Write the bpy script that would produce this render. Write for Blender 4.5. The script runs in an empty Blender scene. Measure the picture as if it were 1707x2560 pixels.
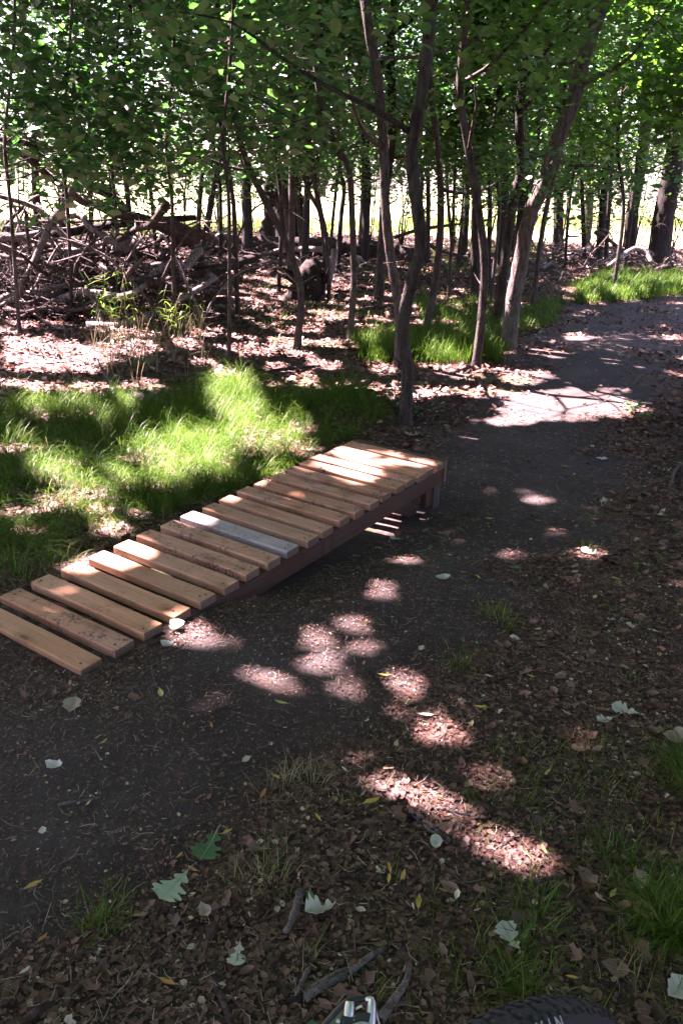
import bpy, bmesh, math, random
import numpy as np
from mathutils import Vector, Matrix

# ------------------------------------------------------------------ camera, sky, sun, exposure
SC = bpy.context.scene
COL = SC.collection
CAM_Z, F_PX, HOR, ROLL = 1.498, 1946.8, 469.2, 0.036          # photograph pixels (1707 x 2560)
PITCH = math.atan((1280.0 - HOR) / F_PX)
_R = np.array([1.0, 0, 0]); _F = np.array([0, math.cos(PITCH), -math.sin(PITCH)]); _U = np.array([0, math.sin(PITCH), math.cos(PITCH)])
CX = math.cos(ROLL) * _R + math.sin(ROLL) * _U
CY = -math.sin(ROLL) * _R + math.cos(ROLL) * _U
cam_data = bpy.data.cameras.new('camera')
cam = bpy.data.objects.new('camera', cam_data)
COL.objects.link(cam)
cam_data.sensor_fit = 'VERTICAL'
cam_data.sensor_height = 36.0
cam_data.lens = 36.0 * F_PX / 2560.0
cam_data.clip_start = 0.02
cam_data.clip_end = 2000
M = Matrix.Identity(4)
for i in range(3):
    M[i][0], M[i][1], M[i][2] = CX[i], CY[i], -_F[i]
M[2][3] = CAM_Z
cam.matrix_world = M
SC.camera = cam

SUN_EL = math.radians(57)
SUN_AZ = math.atan2(-0.86, 0.50)                                # from the left, a little beyond
S = np.array([math.cos(SUN_EL) * math.sin(SUN_AZ), math.cos(SUN_EL) * math.cos(SUN_AZ), math.sin(SUN_EL)])
world = bpy.data.worlds.new('World')
SC.world = world
world.use_nodes = True
wn = world.node_tree.nodes
bg = wn['Background']
sky = wn.new('ShaderNodeTexSky')
sky.sky_type = 'NISHITA'
sky.sun_disc = False
sky.sun_elevation = SUN_EL
sky.sun_rotation = SUN_AZ
sky.air_density = 1.0
sky.dust_density = 2.0
world.node_tree.links.new(sky.outputs[0], bg.inputs[0])
bg.inputs[1].default_value = 0.05
sun_data = bpy.data.lights.new('sun', 'SUN')
sun_data.energy = 5.0
sun_data.angle = math.radians(0.53)
sun_data.color = (1.0, 0.95, 0.88)
sun = bpy.data.objects.new('sun', sun_data)
COL.objects.link(sun)
sun.rotation_euler = Vector(-S).to_track_quat('-Z', 'Y').to_euler()
SC.view_settings.view_transform = 'Standard'
SC.view_settings.look = 'None'
SC.view_settings.exposure = 4.4
SC.view_settings.gamma = 1.0
SC.view_settings.use_white_balance = True          # the phone's warm balance for shade
SC.view_settings.white_balance_temperature = 6600
SC.view_settings.white_balance_tint = 51
SC.view_settings.use_curve_mapping = False
SC.render.engine = 'CYCLES'
SC.cycles.use_denoising = True
SC.cycles.max_bounces = 8
SC.cycles.diffuse_bounces = 5
SC.cycles.glossy_bounces = 2
SC.cycles.transmission_bounces = 4
SC.cycles.sample_clamp_indirect = 6.0
SC.cycles.caustics_reflective = False
SC.cycles.caustics_refractive = False

rng = np.random.default_rng(7)
random.seed(7)
K = 1707 / 1568.0          # the coordinates below were read off a 1568-pixel-wide view

# ------------------------------------------------------------------ terrain and picking
def hash2(ix, iy, seed=0):
    n = (ix.astype(np.int64) * 374761393 + iy.astype(np.int64) * 668265263 + seed * 974711) & 0x7fffffff
    n = ((n ^ (n >> 13)) * 1274126177) & 0x7fffffff
    return ((n ^ (n >> 16)) & 0xffff) / 65535.0

def vnoise(x, y, seed=0):
    x = np.asarray(x, float); y = np.asarray(y, float)
    ix, iy = np.floor(x), np.floor(y)
    fx, fy = x - ix, y - iy
    fx = fx * fx * (3 - 2 * fx); fy = fy * fy * (3 - 2 * fy)
    a = hash2(ix, iy, seed); b = hash2(ix + 1, iy, seed); c = hash2(ix, iy + 1, seed); d = hash2(ix + 1, iy + 1, seed)
    return (a * (1 - fx) + b * fx) * (1 - fy) + (c * (1 - fx) + d * fx) * fy

def fbm(x, y, seed=0, oct=3):
    v, a, t = 0, 0.5, 0
    for o in range(oct):
        v = v + a * vnoise(np.asarray(x) * 2 ** o, np.asarray(y) * 2 ** o, seed + o * 17); t += a; a *= 0.55
    return v / t

def sstep(a, b, x):
    t = np.clip((np.asarray(x, float) - a) / (b - a), 0, 1)
    return t * t * (3 - 2 * t)

def G(x, y):
    x = np.asarray(x, float); y = np.asarray(y, float)
    z = 0.07 - 0.41 * sstep(0.8, 6.5, y)
    w = sstep(1.2, 2.5, y)
    z = z + 0.035 * (fbm(x * 1.1, y * 1.1, 3) - 0.5) * sstep(0.4, 1.0, np.abs(x + 0.1 - (y - 3.3) * 0.62)) * 1.6
    z = z + 0.22 * (fbm(x * 0.22, y * 0.22, 9) - 0.5) * sstep(5, 11, y)
    z = z + 0.05 * sstep(-0.8, -2.6, x) * sstep(2.5, 5, y)
    z = z - 0.028 * np.exp(-((x + 0.86) ** 2 + (y - 2.22) ** 2) / 0.10)
    rs_ = (x + 1.373) * 0.5463 + (y - 2.501) * 0.8376; rw_ = (x + 1.373) * 0.8376 - (y - 2.501) * 0.5463
    z = z - 0.075 * sstep(0.55, 1.1, rs_) * sstep(3.3, 2.7, rs_) * sstep(-0.25, 0.05, rw_) * sstep(1.15, 0.66, rw_)
    z = z + 0.014 * (fbm(x * 5.5, y * 5.5, 51) - 0.5) * sstep(9, 5, y)
    z = z + 1.1 * sstep(36, 110, y)
    return z

def ray(u, v):
    d = _F * F_PX + CX * (u * K - 853.5) - CY * (v * K - 1280.0)
    return d / np.linalg.norm(d)

def gp(u, v, lift=0.0):
    d = ray(u, v)
    lo, hi = 0.3, 400.0
    t = 0.3
    while t < 400:
        p = np.array([0, 0, CAM_Z]) + d * t
        if p[2] < G(p[0], p[1]):
            break
        lo = t; t *= 1.03
    hi = t
    for _ in range(30):
        m = (lo + hi) / 2
        p = np.array([0, 0, CAM_Z]) + d * m
        if p[2] < G(p[0], p[1]): hi = m
        else: lo = m
    p[2] = float(G(p[0], p[1])) + lift
    return p

def at_y(u, v, y):
    d = ray(u, v)
    return np.array([0, 0, CAM_Z]) + d * (y / d[1])

def pix(P):
    d = P - np.array([0, 0, CAM_Z])
    z = d @ _F
    zz = np.where(z > 0.05, z, 0.05)
    return (853.5 + F_PX * (d @ CX) / zz) / K, (1280 - F_PX * (d @ CY) / zz) / K, z

def mpp(p):
    """metres for one picture unit at a point"""
    return float((np.asarray(p) - np.array([0, 0, CAM_Z])) @ _F) / F_PX * K

def inside(poly, u, v):
    u = np.asarray(u, float); v = np.asarray(v, float)
    r = np.zeros(u.shape, bool)
    n = len(poly)
    for i in range(n):
        (x1, y1), (x2, y2) = poly[i], poly[(i + 1) % n]
        if y1 == y2: continue
        c = ((y1 > v) != (y2 > v)) & (u < (x2 - x1) * (v - y1) / (y2 - y1) + x1)
        r ^= c
    return r

def polydist(poly, u, v):
    u = np.asarray(u, float); v = np.asarray(v, float)
    best = np.full(u.shape, 1e9)
    n = len(poly)
    for i in range(n):
        a = np.array(poly[i], float); b = np.array(poly[(i + 1) % n], float)
        ab = b - a
        t = np.clip(((u - a[0]) * ab[0] + (v - a[1]) * ab[1]) / max(ab @ ab, 1e-9), 0, 1)
        best = np.minimum(best, np.hypot(u - a[0] - t * ab[0], v - a[1] - t * ab[1]))
    return np.where(inside(poly, u, v), best, -best)

PATH = [(-400, 1600), (0, 1545), (240, 1540), (420, 1430), (600, 1350), (760, 1280), (900, 1210), (1000, 1130), (1010, 1040), (980, 985), (1080, 890), (1190, 810), (1290, 735), (1420, 695), (1568, 676), (1900, 660),
        (1900, 740), (1568, 765), (1500, 800), (1490, 900), (1450, 1000), (1420, 1100), (1380, 1200), (1260, 1310), (1120, 1410), (980, 1520), (860, 1640), (720, 1740), (590, 1880), (450, 2020), (250, 2100), (60, 2200), (-400, 2330)]

# ------------------------------------------------------------------ mesh helpers
def np_mesh(name, verts, faces, attrs=None, smooth=False):
    """faces: (N,k) array, or a list of such arrays"""
    me = bpy.data.meshes.new(name)
    verts = np.asarray(verts, np.float32)
    if not isinstance(faces, (list, tuple)): faces = [faces]
    faces = [np.asarray(f, np.int32) for f in faces if len(f)]
    me.vertices.add(len(verts))
    me.vertices.foreach_set('co', verts.ravel())
    nl = sum(f.size for f in faces); npoly = sum(len(f) for f in faces)
    me.loops.add(nl)
    me.loops.foreach_set('vertex_index', np.concatenate([f.ravel() for f in faces]))
    tot = np.concatenate([np.full(len(f), f.shape[1], np.int32) for f in faces])
    st = np.concatenate([[0], np.cumsum(tot)[:-1]]).astype(np.int32)
    me.polygons.add(npoly)
    me.polygons.foreach_set('loop_start', st)
    me.polygons.foreach_set('loop_total', tot)
    if smooth: me.polygons.foreach_set('use_smooth', np.ones(npoly, bool))
    for k, a in (attrs or {}).items():
        at = me.attributes.new(k, 'FLOAT', 'POINT')
        at.data.foreach_set('value', np.asarray(a, np.float32))
    me.update(calc_edges=True)
    return me

def link(name, me, mat=None, parent=None, loc=None, rot=None):
    o = bpy.data.objects.new(name, me)
    COL.objects.link(o)
    if mat is not None and me is not None and not me.materials: me.materials.append(mat)
    if parent is not None: o.parent = parent
    if loc is not None: o.location = [float(c) for c in loc]
    if rot is not None: o.rotation_euler = rot
    return o

def tag(o, label=None, cat=None, group=None, kind=None):
    if label: o['label'] = label
    if cat: o['category'] = cat
    if group: o['group'] = group
    if kind: o['kind'] = kind
    return o

def thing(name, label, cat, loc=(0, 0, 0), group=None, rotz=0):
    o = link(name, None, None, None, loc, (0, 0, rotz))
    o.empty_display_size = 0.1
    return tag(o, label, cat, group)

def catmull(pts, rad, per=4):
    pts = np.asarray(pts, float); rad = np.asarray(rad, float)
    P = np.vstack([2 * pts[0] - pts[1], pts, 2 * pts[-1] - pts[-2]])
    out, ro = [], []
    for i in range(len(pts) - 1):
        p0, p1, p2, p3 = P[i:i + 4]
        for k in range(per):
            t = k / per
            out.append(0.5 * ((2 * p1) + (-p0 + p2) * t + (2 * p0 - 5 * p1 + 4 * p2 - p3) * t * t + (-p0 + 3 * p1 - 3 * p2 + p3) * t ** 3))
            ro.append(rad[i] * (1 - t) + rad[i + 1] * t)
    out.append(pts[-1]); ro.append(rad[-1])
    return np.array(out), np.array(ro)

def tube_arrays(pts, rad, sides=8, lump=0.0, seed=0):
    pts = np.asarray(pts, float); n = len(pts)
    T = np.gradient(pts, axis=0)
    T /= np.linalg.norm(T, axis=1)[:, None] + 1e-12
    ref = np.array([0, 0, 1.0]) if abs(T[0][2]) < 0.8 else np.array([1.0, 0.2, 0])
    a = np.cross(T[0], ref); a /= np.linalg.norm(a)
    V = []
    ang = np.arange(sides) / sides * 2 * math.pi
    rs = np.random.default_rng(seed + 11)
    lob = rs.normal(0, 1, sides)
    for i in range(n):
        a = a - T[i] * (a @ T[i]); a /= np.linalg.norm(a) + 1e-12
        b = np.cross(T[i], a)
        rr = rad[i] * (1 + lump * (0.6 * lob + 0.7 * rs.normal(0, 1, sides)))
        V.append(pts[i] + (np.cos(ang) * rr)[:, None] * a + (np.sin(ang) * rr)[:, None] * b)
    V = np.concatenate(V)
    i = np.arange(n - 1)[:, None] * sides; j = np.arange(sides)[None]; j2 = (j + 1) % sides
    F = np.stack([i + j, i + j2, i + sides + j2, i + sides + j], -1).reshape(-1, 4)
    V = np.vstack([V, pts[0], pts[-1]])
    c0, c1 = n * sides, n * sides + 1
    jj = np.arange(sides); jj2 = (jj + 1) % sides
    T1 = np.stack([np.full(sides, c0), jj2, jj], -1)
    T2 = np.stack([np.full(sides, c1), (n - 1) * sides + jj, (n - 1) * sides + jj2], -1)
    return V, F, np.vstack([T1, T2])

def tube(name, pts, rad, mat, parent=None, sides=8, lump=0.0, seed=0, per=4, origin=None, smooth=True):
    p, r = catmull(pts, rad, per) if per > 1 else (np.asarray(pts, float), np.asarray(rad, float))
    if origin is None: origin = np.zeros(3)
    V, F, T = tube_arrays(p - origin, r, sides, lump, seed)
    return link(name, np_mesh(name, V, [F, T], smooth=smooth), mat, parent)

class MB:
    def __init__(s): s.v, s.q, s.t = [], [], []
    def n(s): return sum(len(a) for a in s.v)
    def box(s, c, size, R=None):
        c = np.asarray(c, float); h = np.asarray(size, float) / 2
        k = np.array([[x, y, z] for x in (-1, 1) for y in (-1, 1) for z in (-1, 1)], float) * h
        if R is not None: k = k @ np.asarray(R).T
        b = s.n(); s.v.append(k + c)
        s.q.append(np.array([[0, 1, 3, 2], [4, 6, 7, 5], [0, 4, 5, 1], [2, 3, 7, 6], [0, 2, 6, 4], [1, 5, 7, 3]]) + b)
        return s
    def tube(s, pts, rad, sides=8, per=3, lump=0, seed=0):
        p, r = catmull(pts, rad, per) if per > 1 else (np.asarray(pts, float), np.asarray(rad, float))
        V, F, T = tube_arrays(p, r, sides, lump, seed)
        b = s.n(); s.v.append(V); s.q.append(F + b); s.t.append(T + b)
        return s
    def build(s, name, mat, parent=None, smooth=False, loc=None):
        f = []
        if s.q: f.append(np.vstack(s.q))
        if s.t: f.append(np.vstack(s.t))
        return link(name, np_mesh(name, np.vstack(s.v), f, smooth=smooth), mat, parent, loc)

# ------------------------------------------------------------------ materials
def new_mat(name):
    m = bpy.data.materials.new(name); m.use_nodes = True
    nt = m.node_tree; nt.nodes.clear()
    out = nt.nodes.new('ShaderNodeOutputMaterial')
    return m, nt, out

def N(nt, typ, **kw):
    n = nt.nodes.new(typ)
    for k, v in kw.items(): setattr(n, k, v)
    return n

def ramp(nt, fac, stops):
    r = N(nt, 'ShaderNodeValToRGB')
    e = r.color_ramp.elements
    while len(e) < len(stops): e.new(0.5)
    for i, (p, c) in enumerate(stops):
        e[i].position = p; e[i].color = (*c, 1) if len(c) == 3 else c
    nt.links.new(fac, r.inputs[0])
    return r.outputs[0]

def noise(nt, vec, scale, detail=4, rough=0.55):
    n = N(nt, 'ShaderNodeTexNoise')
    n.inputs['Scale'].default_value = scale; n.inputs['Detail'].default_value = detail; n.inputs['Roughness'].default_value = rough
    if vec is not None: nt.links.new(vec, n.inputs['Vector'])
    return n.outputs['Fac']

def mapping(nt, vec, scale):
    m = N(nt, 'ShaderNodeMapping'); m.inputs['Scale'].default_value = scale
    nt.links.new(vec, m.inputs['Vector'])
    return m.outputs[0]

def mix(nt, fac, a, b, mode='MIX'):
    m = N(nt, 'ShaderNodeMix', data_type='RGBA', blend_type=mode)
    for sock, val in ((m.inputs[0], fac), (m.inputs[6], a), (m.inputs[7], b)):
        if isinstance(val, (int, float)): sock.default_value = val
        elif isinstance(val, tuple): sock.default_value = (*val, 1)
        else: nt.links.new(val, sock)
    return m.outputs[2]

def math_n(nt, op, a, b=0.0, clamp=False):
    m = N(nt, 'ShaderNodeMath', operation=op, use_clamp=clamp)
    for sock, val in ((m.inputs[0], a), (m.inputs[1], b)):
        if isinstance(val, (int, float)): sock.default_value = val
        else: nt.links.new(val, sock)
    return m.outputs[0]

def bump(nt, h, strength=0.5, dist=0.02):
    b = N(nt, 'ShaderNodeBump'); b.inputs['Strength'].default_value = strength; b.inputs['Distance'].default_value = dist
    nt.links.new(h, b.inputs['Height'])
    return b.outputs[0]

def principled(nt, out, col, rough=0.8, spec=0.3, normal=None, metal=0.0):
    p = N(nt, 'ShaderNodeBsdfPrincipled')
    if isinstance(col, tuple): p.inputs['Base Color'].default_value = (*col, 1)
    else: nt.links.new(col, p.inputs['Base Color'])
    if isinstance(rough, (int, float)): p.inputs['Roughness'].default_value = rough
    else: nt.links.new(rough, p.inputs['Roughness'])
    p.inputs['Specular IOR Level'].default_value = spec
    p.inputs['Metallic'].default_value = metal
    if normal is not None: nt.links.new(normal, p.inputs['Normal'])
    nt.links.new(p.outputs[0], out.inputs[0])
    return p

def leafy(name, stops, trans=0.45, tstops=None, rough=0.5, attr='rnd', gloss=0.06):
    m, nt, out = new_mat(name)
    a = N(nt, 'ShaderNodeAttribute', attribute_name=attr)
    c = ramp(nt, a.outputs['Fac'], stops)
    d = N(nt, 'ShaderNodeBsdfDiffuse'); nt.links.new(c, d.inputs[0])
    t = N(nt, 'ShaderNodeBsdfTranslucent')
    nt.links.new(ramp(nt, a.outputs['Fac'], tstops or stops), t.inputs[0])
    mx = N(nt, 'ShaderNodeMixShader'); mx.inputs[0].default_value = trans
    nt.links.new(d.outputs[0], mx.inputs[1]); nt.links.new(t.outputs[0], mx.inputs[2])
    last = mx.outputs[0]
    if gloss:
        g = N(nt, 'ShaderNodeBsdfGlossy'); g.inputs['Roughness'].default_value = rough; g.inputs['Color'].default_value = (1, 1, 1, 1)
        m2 = N(nt, 'ShaderNodeMixShader'); m2.inputs[0].default_value = gloss
        nt.links.new(last, m2.inputs[1]); nt.links.new(g.outputs[0], m2.inputs[2]); last = m2.outputs[0]
    nt.links.new(last, out.inputs[0])
    return m

def obj_coord(nt): return N(nt, 'ShaderNodeTexCoord').outputs['Object']
def geo_pos(nt): return N(nt, 'ShaderNodeNewGeometry').outputs['Position']
def obj_rand(nt): return N(nt, 'ShaderNodeObjectInfo').outputs['Random']

def bark_mat(name, dark, light, lichen=(0.12, 0.125, 0.10), scale=1.0, furrow=0.8):
    m, nt, out = new_mat(name)
    pos = geo_pos(nt)
    st = mapping(nt, pos, (30 * scale, 30 * scale, 7.0 * scale))
    n1 = noise(nt, st, 1.0, 6, 0.62)
    n2 = noise(nt, pos, 3.2, 3)
    n3 = noise(nt, mapping(nt, pos, (90 * scale, 90 * scale, 40 * scale)), 1.0, 3)
    c = ramp(nt, n1, [(0.36, tuple(x * 0.6 for x in dark)), (0.50, tuple((x + y) / 2 for x, y in zip(dark, light))), (0.66, light)])
    c = mix(nt, ramp(nt, n2, [(0.52, (0, 0, 0)), (0.70, (0.55, 0.55, 0.55))]), c, lichen)
    c = mix(nt, 0.35, c, ramp(nt, n3, [(0.3, dark), (0.75, light)]))
    v = N(nt, 'ShaderNodeHueSaturation'); nt.links.new(c, v.inputs['Color'])
    nt.links.new(math_n(nt, 'ADD', math_n(nt, 'MULTIPLY', obj_rand(nt), 0.5), 0.7), v.inputs['Value'])
    h = math_n(nt, 'ADD', n1, math_n(nt, 'MULTIPLY', n3, 0.35))
    principled(nt, out, v.outputs[0], 0.9, 0.15, bump(nt, h, 1.0, 0.05))
    return m

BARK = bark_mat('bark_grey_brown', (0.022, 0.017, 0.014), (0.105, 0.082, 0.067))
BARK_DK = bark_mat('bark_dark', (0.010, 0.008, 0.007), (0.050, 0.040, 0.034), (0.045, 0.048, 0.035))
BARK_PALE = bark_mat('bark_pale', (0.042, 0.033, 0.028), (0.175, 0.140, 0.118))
DEADWOOD = bark_mat('deadwood_grey', (0.05, 0.040, 0.036), (0.27, 0.225, 0.205), (0.12, 0.10, 0.09))
DEADWOOD_DK = bark_mat('deadwood_brown', (0.022, 0.016, 0.014), (0.12, 0.085, 0.070), (0.06, 0.06, 0.045))
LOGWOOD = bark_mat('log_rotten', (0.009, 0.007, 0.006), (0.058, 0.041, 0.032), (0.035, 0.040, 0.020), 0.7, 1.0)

LEAF = leafy('leaf_green', [(0.0, (0.014, 0.062, 0.018)), (0.5, (0.026, 0.105, 0.028)), (0.85, (0.048, 0.155, 0.042)), (1.0, (0.09, 0.20, 0.06))], 0.45,
             [(0.0, (0.026, 0.150, 0.018)), (0.5, (0.055, 0.245, 0.030)), (0.85, (0.10, 0.340, 0.045)), (1.0, (0.20, 0.42, 0.06))], 0.45, gloss=0.09)
LEAF_B = leafy('leaf_maple', [(0.0, (0.016, 0.058, 0.012)), (0.5, (0.032, 0.100, 0.017)), (1.0, (0.080, 0.180, 0.030))], 0.5,
               [(0.0, (0.045, 0.170, 0.012)), (0.5, (0.090, 0.275, 0.018)), (1.0, (0.20, 0.43, 0.035))], 0.45)
LEAF_FAR = leafy('leaf_far', [(0.0, (0.05, 0.10, 0.03)), (1.0, (0.13, 0.19, 0.06))], 0.35, None, 0.6, gloss=0)
GRASS = leafy('grass_blade', [(0.0, (0.022, 0.075, 0.007)), (0.45, (0.056, 0.128, 0.010)), (0.8, (0.105, 0.170, 0.014)), (0.95, (0.17, 0.18, 0.05)), (1.0, (0.28, 0.23, 0.11))], 0.35, None, 0.4, gloss=0.012)
GRASS_DRY = leafy('grass_dry', [(0.0, (0.10, 0.12, 0.035)), (0.5, (0.20, 0.17, 0.08)), (1.0, (0.34, 0.27, 0.15))], 0.25, None, 0.5, gloss=0.03)
LITTER = leafy('leaf_litter', [(0.0, (0.038, 0.020, 0.014)), (0.35, (0.098, 0.046, 0.031)), (0.65, (0.168, 0.084, 0.057)), (0.88, (0.25, 0.148, 0.103)), (0.97, (0.32, 0.23, 0.15)), (1.0, (0.46, 0.40, 0.30))], 0.15, None, 0.5, gloss=0.03)
STRAW = leafy('straw', [(0.0, (0.09, 0.065, 0.05)), (0.6, (0.20, 0.15, 0.11)), (1.0, (0.36, 0.29, 0.21))], 0.1, None, 0.5, gloss=0.03)

def ground_mat():
    m, nt, out = new_mat('forest_floor')
    pos = geo_pos(nt)
    a = N(nt, 'ShaderNodeAttribute', attribute_name='path')
    md = N(nt, 'ShaderNodeAttribute', attribute_name='meadow')
    gr = N(nt, 'ShaderNodeAttribute', attribute_name='green')
    n1 = noise(nt, pos, 1.7, 5); n2 = noise(nt, pos, 22, 5, 0.6); n3 = noise(nt, pos, 90, 4, 0.6)
    vo = N(nt, 'ShaderNodeTexVoronoi'); vo.inputs['Scale'].default_value = 38
    nt.links.new(pos, vo.inputs['Vector'])
    soil = mix(nt, n2, (0.018, 0.0130, 0.0110), (0.052, 0.038, 0.033))
    soil = mix(nt, ramp(nt, n1, [(0.42, (0, 0, 0)), (0.62, (0.9, 0.9, 0.9))]), soil, mix(nt, n2, (0.040, 0.032, 0.029), (0.082, 0.069, 0.063)))
    soil = mix(nt, ramp(nt, noise(nt, pos, 6.5, 4), [(0.50, (0, 0, 0)), (0.66, (0.75, 0.75, 0.75))]), soil, (0.050, 0.034, 0.027))
    soil = mix(nt, ramp(nt, n3, [(0.62, (0, 0, 0)), (0.72, (0.8, 0.8, 0.8))]), soil, (0.105, 0.078, 0.062))
    sep = N(nt, 'ShaderNodeSeparateColor'); nt.links.new(vo.outputs['Color'], sep.inputs[0])
    lit = ramp(nt, sep.outputs[0], [(0.0, (0.028, 0.017, 0.014)), (0.4, (0.066, 0.036, 0.028)), (0.75, (0.118, 0.066, 0.050)), (1.0, (0.19, 0.12, 0.09))])
    lit = mix(nt, math_n(nt, 'MULTIPLY', n2, 0.8), lit, (0.050, 0.034, 0.028))
    lit = mix(nt, math_n(nt, 'MULTIPLY', gr.outputs['Fac'], 0.7), lit, mix(nt, n2, (0.030, 0.050, 0.016), (0.075, 0.085, 0.030)))
    f = math_n(nt, 'ADD', a.outputs['Fac'], math_n(nt, 'MULTIPLY', math_n(nt, 'SUBTRACT', n2, 0.5), 0.9))
    c = mix(nt, ramp(nt, f, [(0.35, (0, 0, 0)), (0.6, (1, 1, 1))]), lit, soil)
    mcol = mix(nt, n1, (0.12, 0.14, 0.050), (0.21, 0.195, 0.085))
    c = mix(nt, md.outputs['Fac'], c, mcol)
    h = math_n(nt, 'ADD', math_n(nt, 'MULTIPLY', n2, 0.7), math_n(nt, 'MULTIPLY', n3, 0.4))
    principled(nt, out, c, 0.92, 0.2, bump(nt, h, 0.9, 0.02))
    return m
GROUND = ground_mat()

def plain(name, col, rough=0.6, spec=0.4, metal=0.0, bsc=None, bst=0.2):
    m, nt, out = new_mat(name)
    nrm = None
    pos = obj_coord(nt)
    n = noise(nt, pos, bsc or 40, 4)
    c = mix(nt, n, tuple(x * 0.72 for x in col), tuple(min(1, x * 1.25) for x in col))
    if bsc: nrm = bump(nt, n, bst, 0.004)
    principled(nt, out, c, rough, spec, nrm, metal)
    return m

# ------------------------------------------------------------------ gaps cut in the leaves so the sun reaches chosen spots
RAMP_O = np.array([-1.373, 2.501, 0.006]); RAMP_AZ, RAMP_SL, RAMP_W = 0.578, 0.012, 0.646
RAX = np.array([math.sin(RAMP_AZ) * math.cos(RAMP_SL), math.cos(RAMP_AZ) * math.cos(RAMP_SL), math.sin(RAMP_SL)])
RWX = np.array([math.cos(RAMP_AZ), -math.sin(RAMP_AZ), 0])
RUP = np.cross(RWX, RAX)

GAPS = [(1310, 930, 165, 40), (1235, 945, 100, 28), (1375, 946, 62, 15), (1205, 868, 62, 18), (1110, 905, 75, 13), (1050, 900, 45, 10), (1175, 968, 65, 13), (1010, 842, 55, 10), (1330, 775, 40, 6),
        (840, 1488, 36, 26), (808, 1438, 34, 22), (732, 1468, 40, 28), (748, 1525, 34, 24), (600, 1562, 74, 26), (655, 1590, 36, 15), (800, 1590, 33, 25), (930, 1582, 48, 34), (962, 1640, 52, 36), (1005, 1690, 52, 24), (872, 1735, 50, 34), (880, 1790, 58, 44), (955, 1835, 72, 34), (1030, 1878, 70, 26), (1130, 1788, 46, 28), (1075, 1740, 30, 18), (1150, 1935, 62, 30), (1222, 1992, 52, 34),
        (875, 1355, 26, 18), (930, 1290, 36, 8), (445, 1455, 48, 32), (505, 1480, 42, 15), (1235, 1150, 30, 11), (1275, 1225, 20, 13), (1170, 1275, 36, 11), (1350, 1275, 24, 15), (1508, 1750, 24, 14), (965, 1190, 24, 10),
        (430, 1055, 120, 40), (550, 930, 62, 42), (570, 965, 80, 26), (620, 1022, 92, 36), (480, 1090, 72, 24), (140, 1090, 72, 34), (255, 1122, 72, 28), (400, 1112, 60, 20), (60, 1030, 50, 14), (250, 1212, 55, 24), (330, 1180, 34, 12), (30, 1180, 40, 16), (690, 985, 40, 18),
        (140, 825, 140, 38), (60, 790, 60, 20), (60, 735, 50, 18), (170, 715, 60, 20), (330, 690, 44, 22), (310, 800, 60, 20), (200, 890, 50, 12), (480, 760, 40, 12), (560, 800, 50, 10), (880, 850, 40, 12), (740, 840, 50, 12), (960, 905, 60, 12), (900, 890, 40, 10), (30, 880, 40, 14), (100, 960, 40, 10)]
RAMP_GAPS = [(240, 1262, 95, 40), (450, 1186, 46, 18), (165, 1300, 26, 12), (588, 1108, 20, 9), (528, 1140, 26, 8), (742, 1060, 22, 10), (700, 1078, 20, 8), (790, 1042, 30, 8), (765, 1070, 34, 10), (815, 1062, 30, 14), (805, 1085, 44, 16), (845, 1048, 30, 7), (850, 1085, 20, 14), (830, 1106, 30, 10), (868, 1070, 16, 9), (968, 1070, 26, 7), (885, 1100, 12, 6), (905, 1050, 22, 5)]

def _q(u_, v_, base): return at_y(u_, v_, gp(*base)[1])
RAYS = [(_q(1190, 630, (1165, 800)), 0.20), (_q(1180, 690, (1165, 800)), 0.17), (_q(1232, 445, (1165, 800)), 0.16), (_q(886, 470, (914, 842)), 0.18), (_q(900, 600, (914, 842)), 0.14), (_q(812, 640, (803, 780)), 0.15), (_q(1102, 770, (1092, 845)), 0.14), (_q(930, 690, (930, 975)), 0.10),
        (at_y(60, 625, 10.7), 0.22), (at_y(48, 690, 10.7), 0.22), (at_y(228, 715, 10.3), 0.25), (at_y(40, 545, 11.2), 0.25), (at_y(280, 640, 10.9), 0.3), (at_y(230, 600, 11.5), 0.3), (at_y(120, 660, 11.0), 0.3), (at_y(285, 700, gp(285, 760)[1]), 0.3),
        (at_y(560, 110, 8.5), 0.36), (at_y(430, 350, 9.8), 0.36), (at_y(80, 320, 9.4), 0.34), (at_y(400, 440, 9.9), 0.25), (at_y(300, 210, 10.8), 0.3), (at_y(1490, 60, 11.0), 0.4), (at_y(1400, 230, 12.5), 0.4), (at_y(650, 130, 14.0), 0.35), (at_y(170, 100, 10.4), 0.3)]
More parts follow.
